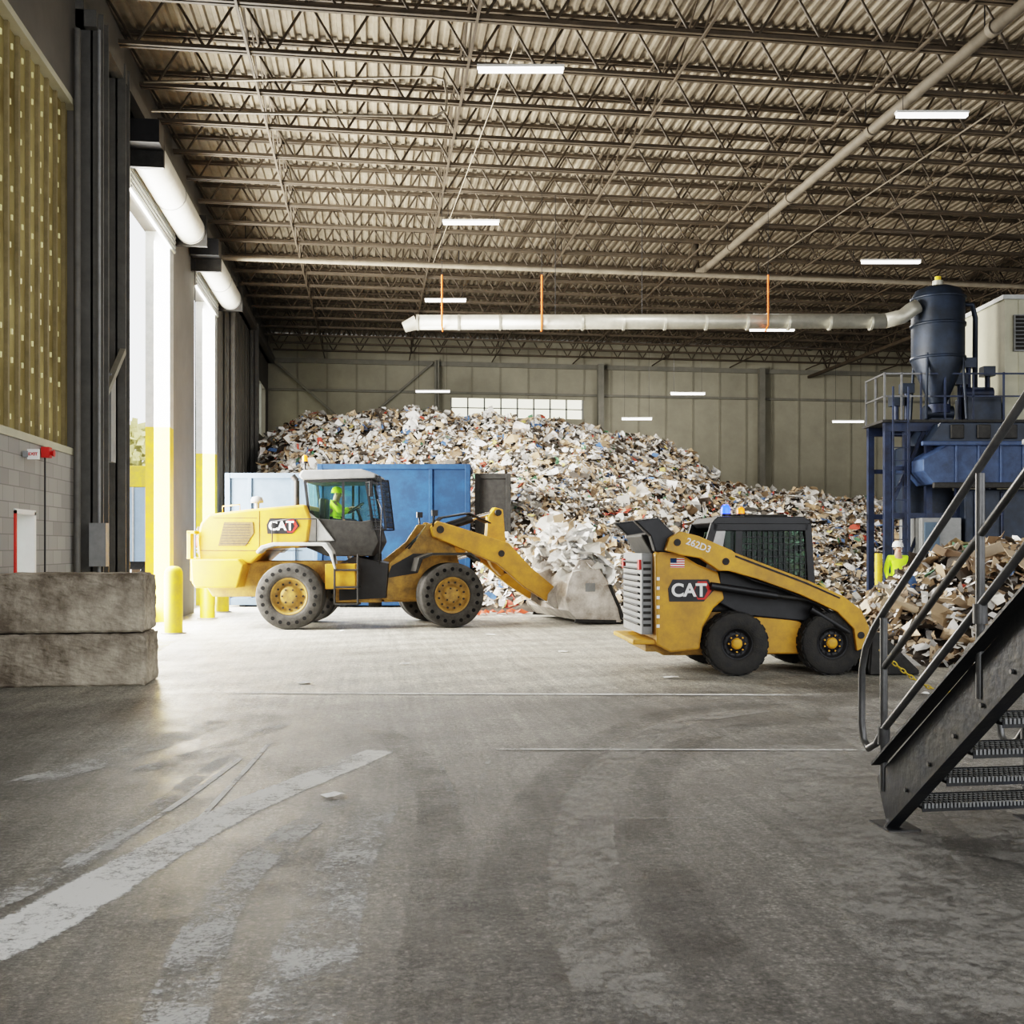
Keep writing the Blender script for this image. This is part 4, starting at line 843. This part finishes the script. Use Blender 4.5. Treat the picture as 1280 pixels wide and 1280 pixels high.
# ================================================================= RIGHT PLANT
def RX(px,d=24.0): return (px-640)*d/1300
BL=empty('baling_press',plan(0,24.0),-TH,'tall dark blue baling press with catwalk and hopper','industrial machine')
mb=MB(); YD=1.1
for x in (8.65,9.1,9.6,10.3,10.9,11.6,12.6,13.6):
    for y in (.0,YD): mb.b(x-.07,x+.07,y-.07,y+.07,0,4.45,BLUEM)
for y in (0,YD): mb.b(8.58,14,y-.08,y+.08,4.3,4.5,BLUEM); mb.b(8.58,14,y-.06,y+.06,2.3,2.42,BLUEM); mb.b(8.58,10.5,y-.05,y+.05,3.4,3.5,BLUEM)
mb.bar((8.65,0,2.4),(9.5,0,4.3),.08,.08,BLUEM); mb.bar((8.65,0,0.1),(9.5,0,2.3),.06,.06,BLUEM); mb.bar((9.6,0,4.3),(10.3,0,3.4),.06,.06,BLUEM)
mb.obj('frame',BL)
mb=MB(); mb.b(8.5,14,-.15,1.25,4.5,4.56,BLKD); mb.b(11,16.5,1.25,2.9,4.5,4.56,BLKD); mb.obj('deck',BL)
mb=MB()
for x in (8.56,8.95,9.4,9.95,10.6,11.3,12.0,12.8,13.6): mb.b(x-.02,x+.02,-.12,-.08,4.56,5.65,GALV if x<9.3 else BLUEM)
for z in (5.1,5.62): mb.b(8.56,9.6,-.12,-.08,z-.018,z+.018,GALV); mb.b(9.6,13.6,-.12,-.08,z-.018,z+.018,BLUEM)
for y in (.5,1.15): mb.b(8.54,8.58,y-.02,y+.02,4.56,5.65,GALV)
for z in (5.1,5.62): mb.b(8.54,8.58,-.1,1.15,z-.018,z+.018,GALV)
mb.obj('guard_rail',BL)
mb=MB(); mb.prism([(9.2,3.35),(9.45,3.05),(14,3.05),(14,3.95),(9.8,3.95),(9.2,3.6)],-.75,.95,BLUET)
for k in range(9): mb.b(9.9+k*.5,9.96+k*.5,-.80,-.75,3.05,3.95,BLUET)
mb.b(9.15,14,-.83,-.72,3.9,4.0,BLUET); mb.b(9.4,14,-.83,-.72,2.95,3.08,BLKD)
mb.obj('charging_chamber',BL,bevel=.02)
mb=MB(); mb.prism([(9.4,4.0),(14,4.0),(14,4.45),(9.7,4.45)],-.5,1.0,NAVY); 
for k in range(7): mb.b(9.9+k*.6,10.2+k*.6,-.56,-.5,4.08,4.40,BLKD)
mb.obj('feed_hopper',BL,bevel=.02)
mb=MB(); mb.b(9.3,10.2,-.4,1.0,.3,2.3,GREY); mb.b(9.35,9.7,-.43,-.4,1.0,2.2,BLUEG); mb.obj('control_cabinet',BL,bevel=.02)
mb=MB(); mb.b(10.3,14,-.35,1.1,.2,2.95,NAVY); mb.b(9.2,10.3,.3,1.1,2.3,4.0,NAVY)
for k in range(6): mb.b(10.5+k*.6,10.56+k*.6,-.42,-.35,.2,2.9,BLUEM)
mb.b(10.3,14,-.45,-.35,1.6,1.75,BLUEM)
mb.obj('press_body',BL,bevel=.03)
mb=MB()
for x in (8.7,9.05): mb.b(x-.018,x+.018,-.28,-.24,0,5.3,BLUEM)
for k in range(15): mb.b(8.7,9.05,-.27,-.25,.3+k*.3,.32+k*.3,BLUEM)
mb.obj('ladder',BL)
for i,(x,z0,z1) in enumerate([(10.75,4.56,5.9),(11.2,4.56,5.7),(9.3,4.56,5.3),(10.95,4.56,5.2),(10.55,4.56,5.5),(9.05,4.56,5.0)]):
    mb=MB(); mb.cyl((x,.5,z0),(x,.5,z1),.06,BLUEM,seg=12); mb.b(x-.14,x+.14,.38,.64,z1-.05,z1+.18,NAVY); mb.obj('valve',BL)
mb=MB(); mb.b(10.6,11.4,.2,.9,4.56,5.15,NAVY); mb.cyl((10.55,.5,5.25),(11.3,.5,5.25),.15,BLUEM,seg=18); mb.obj('drive_motor',BL,bevel=.02)
TK=empty('dust_collector',plan(RX(1179),24.3),-TH,'dark blue cylindrical dust collector tank with conical base','dust collector')
mb=MB()
mb.lathe([(.001,7.72),(.3,7.70),(.5,7.62),(.57,7.5),(.59,7.42),(.59,6.05),(.59,5.95),(.20,5.0),(.18,4.95),(.001,4.95)],(0,0,0),NAVY,'z',40); mb.obj('tank',TK)
for zz in (7.42,6.8,6.02):
    mb=MB(); mb.lathe([(.59,-.03),(.62,-.03),(.62,.03),(.59,.03)],(0,0,zz),NAVY,'z',40); mb.obj('flange_ring',TK)
mb=MB(); mb.cyl((0,0,4.95),(0,0,4.75),.28,BLUEM,seg=24); mb.cyl((-.32,0,4.76),(.32,0,4.76),.18,NAVY,seg=24); mb.b(-.25,.25,-.25,.25,4.57,4.62,NAVY); mb.obj('rotary_valve',TK)
for a in range(4):
    an=a*math.pi/2+math.pi/4; mb=MB(); mb.cyl((.66*math.cos(an),.66*math.sin(an),4.57),(.57*math.cos(an),.57*math.sin(an),6.1),.035,NAVY,seg=8); mb.obj('leg',TK)
mb=MB(); mb.cyl((0,0,7.7),(0,0,7.85),.12,DUCT); mb.cyl((0,0,7.85),(0,0,7.95),.07,BOLY); mb.obj('vent_cap',TK)
mb=MB(); mb.tube([(.55,0,7.3),(.8,0,7.3),(.92,.1,7.0),(.95,.2,4.6)],.06,NAVY,seg=14); mb.obj('return_pipe',TK)
BR=empty('control_cabin',plan(13.65,25.2),-TH,'cream clad control cabin with louvred vent on the upper deck','cabin')
mb=MB(); mb.b(-2.15,2.5,-.9,1.3,4.58,7.45,BEIGE)
for k in range(14): mb.b(-2.15+k*.33,-2.11+k*.33,-.92,-.9,4.6,7.4,BEIGE)
mb.b(-2.2,2.55,-.96,1.36,7.42,7.52,LGREY); mb.obj('body',BR)
mb=MB(); mb.b(-1.95,-1.1,-.98,-.9,6.2,7.05,GREY)
for k in range(9): mb.box((-1.52,-.99,6.27+k*.09),(.8,.04,.06),BLKD,rot=(.5,0,0))
mb.obj('louvre_vent',BR)
mb=MB(); mb.cyl(plan(8.0,22.7,0),plan(8.0,22.7,1.5),.08,BOLY); mb.obj('guard_post',label='yellow guard post beside the baling press',cat='post')
a=empty('steel_cabinet',plan(6.45,12.2),-TH,'grey steel cabinet standing behind the stairs','cabinet')
mb=MB(); mb.b(-.35,.4,-.1,.2,.12,2.9,GREY); mb.b(-.37,.42,-.12,.22,2.86,2.93,GREY); mb.obj('body',a,bevel=.02)
mb=MB(); mb.b(-.31,.36,-.125,-.1,.2,2.8,GREY); mb.b(.26,.3,-.15,-.12,1.4,1.6,BLK); mb.obj('door',a,bevel=.01)
mb=MB(); mb.b(-.33,.38,-.08,.18,0,.12,BLKD); mb.obj('plinth',a)

# ================================================================= STAIRS
SX0=3.05; SX1=3.98; SY=5.85; SLP=.80; NS=12; RUN=.25
ST=empty('steel_staircase',(SX0+.45,SY,0),0,'dark steel open staircase with grated treads and pipe handrails','staircase')
ox,oy=SX0+.45,SY
T=3.0
for xs in (SX0-ox,SX1-ox):
    mb=MB(); poly=[(.12,.24),(-.0,0.0),(-.10,0.0),(-T,SLP*T-.05),(-T,SLP*T+.28),(.02,.33)]
    mb.prism(poly,xs-.008,xs+.008,STR,axis='x')
    sg=1 if xs<0 else -1
    mb.bar((xs-sg*.035,.06,.34),(xs-sg*.035,-T,SLP*T+.28),.085,.014,STR); mb.bar((xs-sg*.035,-.10,.0),(xs-sg*.035,-T,SLP*T-.05),.085,.014,STR)
    mb.b(xs-.1,xs+.1,-.2,.04,0,.012,STR)
    for k in range(1,NS): mb.cyl((xs-.02,-RUN*k+.02,.2*k+.05),(xs+.02,-RUN*k+.02,.2*k+.05),.012,GALV,seg=8)
    mb.obj('stringer',ST)
def tread():
    mb=MB(); w0,w1=SX0-ox+.01,SX1-ox-.01
    mb.b(w0,w1,-.125,-.12,-.04,0,STR); mb.b(w0,w1,.115,.125,-.05,0.005,STR)
    for k in range(30):
        x=w0+.015+k*(w1-w0-.03)/29; mb.b(x-.003,x+.003,-.12,.12,-.03,0,STR)
    for k in range(5): mb.b(w0,w1,-.10+k*.05-.006,-.10+k*.05+.006,-.012,0,GREY)
    for k in range(40):
        x=w0+.015+k*(w1-w0-.03)/39; mb.b(x-.006,x+.006,-.132,-.118,-.02,.008,GREY)
    return mb
t0=tread().obj('tread',ST,loc=(0,-RUN,.2),recenter=False)
for k in range(2,NS+1):
    c=t0.copy(); col.objects.link(c); c.parent=ST; c.location=(0,-RUN*k,.2*k)
for xs in (SX0-ox-.0,SX1-ox+.0):
    mb=MB()
    top=[Vector((xs,-T,SLP*T+1.30)),Vector((xs,.02,1.28)),Vector((xs,.16,1.16)),Vector((xs,.28,1.02)),Vector((xs,.33,.88)),Vector((xs,.335,.55)),Vector((xs,.31,.44)),Vector((xs,.24,.40)),Vector((xs,.14,.45)),Vector((xs,.05,.55)),Vector((xs,-T,SLP*(T+.05)+.55))]
    mb.tube(top,.022,GALV,seg=12); mb.obj('handrail',ST)
    mb=MB(); mb.tube([Vector((xs,.05,.92)),Vector((xs,-T,SLP*T+.92))],.020,GALV,seg=12)
    mb.obj('mid_rail',ST)
    for yy in (.05,-.95,-1.95,-2.95):
        mb=MB(); zb=max(.18,-SLP*yy+.12); mb.cyl((xs,yy,zb),(xs,yy,-SLP*yy+1.26),.023,GALV,seg=12); 
        mb.cyl((xs,yy,-SLP*yy+.50),(xs,yy,-SLP*yy+.60),.036,GALV,seg=12); mb.obj('rail_post',ST)
mb=MB(); mb.b(SX0-ox,SX1-ox,-T-1.5,-T,SLP*T+.0,SLP*T+.06,STR); 
for xs in (SX0-ox,SX1-ox):
    mb.b(xs-.03,xs+.03,-T-1.5,-T,SLP*T-.14,SLP*T+.22,STR); mb.b(xs-.05,xs+.05,-T-1.45,-T-1.35,0,SLP*T,STR); mb.b(xs-.05,xs+.05,-T-.1,-T,0,SLP*T,STR)
mb.obj('landing',ST)
mb=MB(); N=34
for i in range(N):
    t=(i+.5)/N; x=SX0+(SX1-SX0)*t; z=1.02-.26*math.sin(math.pi*t); y=SY+.10
    dz=-.26*math.pi*math.cos(math.pi*t)*1.0/(SX1-SX0); an=math.atan(dz)
    M=Matrix.Translation((x,y,z))@Matrix.Rotation(-an,4,'Y')@Matrix.Rotation(math.pi/2*(i%2),4,'X')
    mb.tube([M@Vector((.020*math.cos(q)*1.1,.010*math.sin(q),0)) for q in [k*math.pi/5 for k in range(10)]],.0038,BOLY,5,True)
mb.obj('barrier_chain',label='yellow plastic chain strung across the stair entry',cat='chain')

# ================================================================= FLOOR MARKINGS
def wornmat(name,c,cover,scale=9,alpha=1.0):
    m=bpy.data.materials.new(name); m.use_nodes=True; nt=m.node_tree; b=nt.nodes['Principled BSDF']; out=nt.nodes['Material Output']
    b.inputs['Base Color'].default_value=(*c,1); b.inputs['Roughness'].default_value=.8
    g=nt.nodes.new('ShaderNodeNewGeometry'); n=nt.nodes.new('ShaderNodeTexNoise'); n.inputs['Scale'].default_value=scale; n.inputs['Detail'].default_value=10; n.inputs['Roughness'].default_value=.9
    n3=nt.nodes.new('ShaderNodeTexNoise'); n3.inputs['Scale'].default_value=2.2; n3.inputs['Detail'].default_value=8; n3.inputs['Roughness'].default_value=.7
    nt.links.new(g.outputs['Position'],n.inputs['Vector']); nt.links.new(g.outputs['Position'],n3.inputs['Vector'])
    at=nt.nodes.new('ShaderNodeAttribute'); at.attribute_name='edge'
    m1=nt.nodes.new('ShaderNodeMath'); m1.operation='MULTIPLY_ADD'; nt.links.new(n3.outputs['Fac'],m1.inputs[0]); m1.inputs[1].default_value=.7; m1.inputs[2].default_value=-.35
    m2=nt.nodes.new('ShaderNodeMath'); m2.operation='MULTIPLY_ADD'; nt.links.new(at.outputs['Fac'],m2.inputs[0]); m2.inputs[1].default_value=.35; m2.inputs[2].default_value=-.35
    m3=nt.nodes.new('ShaderNodeMath'); m3.operation='ADD'; nt.links.new(m1.outputs[0],m3.inputs[0]); nt.links.new(m2.outputs[0],m3.inputs[1])
    m4=nt.nodes.new('ShaderNodeMath'); m4.operation='ADD'; nt.links.new(m3.outputs[0],m4.inputs[0]); nt.links.new(n.outputs['Fac'],m4.inputs[1])
    r=nt.nodes.new('ShaderNodeMapRange'); r.inputs['From Min'].default_value=1-cover-.05; r.inputs['From Max'].default_value=1-cover+.07; r.inputs['To Max'].default_value=alpha
    nt.links.new(m4.outputs[0],r.inputs['Value']); tr=nt.nodes.new('ShaderNodeBsdfTransparent'); mx=nt.nodes.new('ShaderNodeMixShader')
    nt.links.new(r.outputs['Result'],mx.inputs[0]); nt.links.new(tr.outputs[0],mx.inputs[1]); nt.links.new(b.outputs[0],mx.inputs[2]); nt.links.new(mx.outputs[0],out.inputs[0]); return m
ZK=[0.002]
def smooth(pts,n=8):
    out=[];P=[Vector(p) for p in pts]; P=[P[0]*2-P[1]]+P+[P[-1]*2-P[-2]]
    for i in range(1,len(P)-2):
        for k in range(n):
            t=k/n; a,b,c,d=P[i-1:i+3]; out.append(0.5*((2*b)+(c-a)*t+(2*a-5*b+4*c-d)*t*t+(3*b-a-3*c+d)*t**3))
    out.append(P[-2]); return out
def stripe(pts,m,name,lab,cat='floor marking'):
    P=smooth([(p[0],p[1],p[2]) for p in pts]); vs=[];ed=[]; ZK[0]+=.0004
    for i,p in enumerate(P):
        a=P[max(0,i-1)];b=P[min(len(P)-1,i+1)]; t=Vector((b.x-a.x,b.y-a.y)).normalized(); nn=Vector((-t.y,t.x)); w=p.z/2*1.25
        endf=min(1,i/3,(len(P)-1-i)/3)
        for q,e in ((-1,0),(-.7,1),(.7,1),(1,0)): vs.append(plan(p.x+nn.x*w*q,p.y+nn.y*w*q,ZK[0])); ed.append(e*endf)
    fs=[(i*4+k,i*4+k+1,i*4+k+5,i*4+k+4) for i in range(len(P)-1) for k in range(3)]
    me=bpy.data.meshes.new(name); me.from_pydata(vs,[],fs); me.materials.append(m); at=me.attributes.new('edge','FLOAT','POINT'); at.data.foreach_set('value',ed)
    o=bpy.data.objects.new(name,me); col.objects.link(o); tag(o,lab,cat); return o
W1=wornmat('worn_white_paint',(0.60,0.60,0.59),.60,26); W2=wornmat('faint_white_scuff',(0.48,0.48,0.47),.50,30,.8); W3=wornmat('light_dust',(0.36,0.345,0.32),.51,10,.45); DK=wornmat('dark_rubber',(0.05,0.047,0.043),.51,14,.25); YW=wornmat('patchy_yellow_band',(0.75,0.62,0.2),.5,8,.5)
L1='worn white painted stripe curving across the floor'
stripe([(-2.6,3.4,.38),(-2.15,4.3,.36),(-1.98,5.2,.34),(-1.72,6.5,.30),(-1.2,8.0,.28),(-1.02,8.5,.22)],W1,'worn_floor_stripe',L1)
stripe([(-.95,2.4,.30),(-1.12,3.2,.28),(-1.22,3.9,.26),(-1.34,4.8,.24),(-1.30,5.8,.22),(-1.0,7.3,.2)],W2,'worn_floor_stripe','faint white scuffed stripe on the floor')
stripe([(-.62,2.4,.46),(-.72,3.1,.44),(-.80,4.2,.38),(-.86,5.4,.32),(-.82,7.3,.24)],W2,'worn_floor_stripe','faint white scuffed stripe on the floor')
stripe([(-2.35,4.9,.05),(-2.15,6.5,.05),(-2.1,8.8,.04)],W1,'worn_floor_stripe','thin worn white line on the floor')
stripe([(-2.5,4.3,.18),(-2.25,5.6,.18),(-2.25,7.4,.14),(-2.2,8.9,.12)],W2,'worn_floor_stripe','faint white scuffed stripe on the floor')
stripe([(-1.85,5.6,.04),(-1.95,7.4,.04),(-2.05,9.0,.04)],W1,'worn_floor_stripe','thin worn white line on the floor')
stripe([(-3.6,6.6,.35),(-3.0,8.5,.35),(-2.6,10.5,.3)],W2,'worn_floor_stripe','pale scuffed patch near the concrete blocks')
stripe([(-2.9,7.2,.2),(-2.4,8.6,.2),(-2.0,10.2,.2)],W2,'worn_floor_stripe','pale scuffed patch near the concrete blocks')
LJ='pale straight floor joint'
stripe([(-4.0,11.7,.12),(0,11.6,.12),(4.2,11.5,.12)],W1,'floor_joint',LJ,'floor joint')
stripe([(-.6,8.44,.05),(1.5,8.42,.05),(3.3,8.4,.05)],W1,'floor_joint',LJ,'floor joint'); stripe([(-.6,6.3,.025),(1,6.3,.025),(2.2,6.3,.025)],W2,'floor_joint',LJ,'floor joint')
stripe([(-.62,8.5,.05),(-.46,7.3,.05),(-.31,6.2,.04)],W2,'floor_joint','thin white scratch line on the floor','floor joint')
stripe([(-.15,8.5,.04),(-.22,7.3,.04),(-.29,6.2,.03)],W2,'floor_joint','thin white scratch line on the floor','floor joint')
stripe([(1.7,3.0,.9),(1.9,5,.85),(2.2,7,.8),(2.5,9.3,.6)],W3,'dust_track','pale dusty tyre track on the floor','tyre track')
stripe([(2.9,4.5,.9),(3.1,7,.9),(3.3,9.5,.8),(3.8,11,.6)],W3,'dust_track','pale dusty tyre track on the floor','tyre track')
stripe([(.5,3.0,.4),(.35,5,.4),(.65,7.5,.35),(1.5,9.6,.3),(3.0,10.8,.3)],W3,'dust_track','pale dusty tyre track on the floor','tyre track')
stripe([(.1,3.0,.4),(.0,5,.4),(.35,7.5,.35),(1.5,10.2,.3),(3.4,11.2,.3)],DK,'tyre_mark','faint dark rubber tyre mark curving over the floor','tyre mark')
stripe([(.95,3.0,.35),(.75,5,.35),(.9,7.0,.3),(1.6,8.9,.3),(3.0,10.2,.3)],DK,'tyre_mark','faint dark rubber tyre mark curving over the floor','tyre mark')
stripe([(-.3,3.0,.3),(-.35,5,.3),(-.6,7.5,.3),(-1.5,10.2,.3)],DK,'tyre_mark','faint dark rubber tyre mark curving over the floor','tyre mark')
stripe([(-4.7,12.6,.5),(-5.7,16,.5),(-6.2,19,.5)],YW,'worn_floor_stripe','patchy yellow floor band by the bollards')  # broken yellow band laid on the floor

# ================================================================= LIGHT, WORLD, CAMERA
w=bpy.data.worlds.new('sky'); bpy.context.scene.world=w; w.use_nodes=True; bg=w.node_tree.nodes['Background']; bg.inputs['Color'].default_value=(0.96,0.98,1.0,1); bg.inputs['Strength'].default_value=2.4
def area(name,loc,rot,sx,sy,e,colr=(1,1,1)):
    l=bpy.data.lights.new(name,'AREA'); l.shape='RECTANGLE'; l.size=sx; l.size_y=sy; l.energy=e; l.color=colr; o=bpy.data.objects.new(name,l); col.objects.link(o); o.location=loc; o.rotation_euler=rot; return o
area('dock_daylight',(XL-0.3,21.6,4.3),(0,-math.pi/2,0),8.0,3.8,4600,(1,.97,.91))
area('dock_daylight',(XL-0.3,28.5,4.3),(0,-math.pi/2,0),8.0,3.2,3100,(1,.97,.91))
for (r,d,e) in [(3,20,380),(8,31,480),(-1,32,480),(6,41,280)]:
    area('bay_fill_light',plan(r,d,9.25),(0,0,0),1.4,.3,e,(1,.96,.89))  # fill lights added under the roof to brighten pile and bay, no fixtures
cam=bpy.data.cameras.new('camera'); co=bpy.data.objects.new('camera',cam); col.objects.link(co)
co.location=(0,0,1.65); co.rotation_euler=(math.pi/2,0,-TH); cam.sensor_width=36; cam.lens=36*1300/1280; cam.shift_y=43/1280; cam.clip_end=400
bpy.context.scene.camera=co
vs_=bpy.context.scene.view_settings
try:
    vs_.view_transform='Filmic'; vs_.look='High Contrast'
except Exception as ex: print(ex)
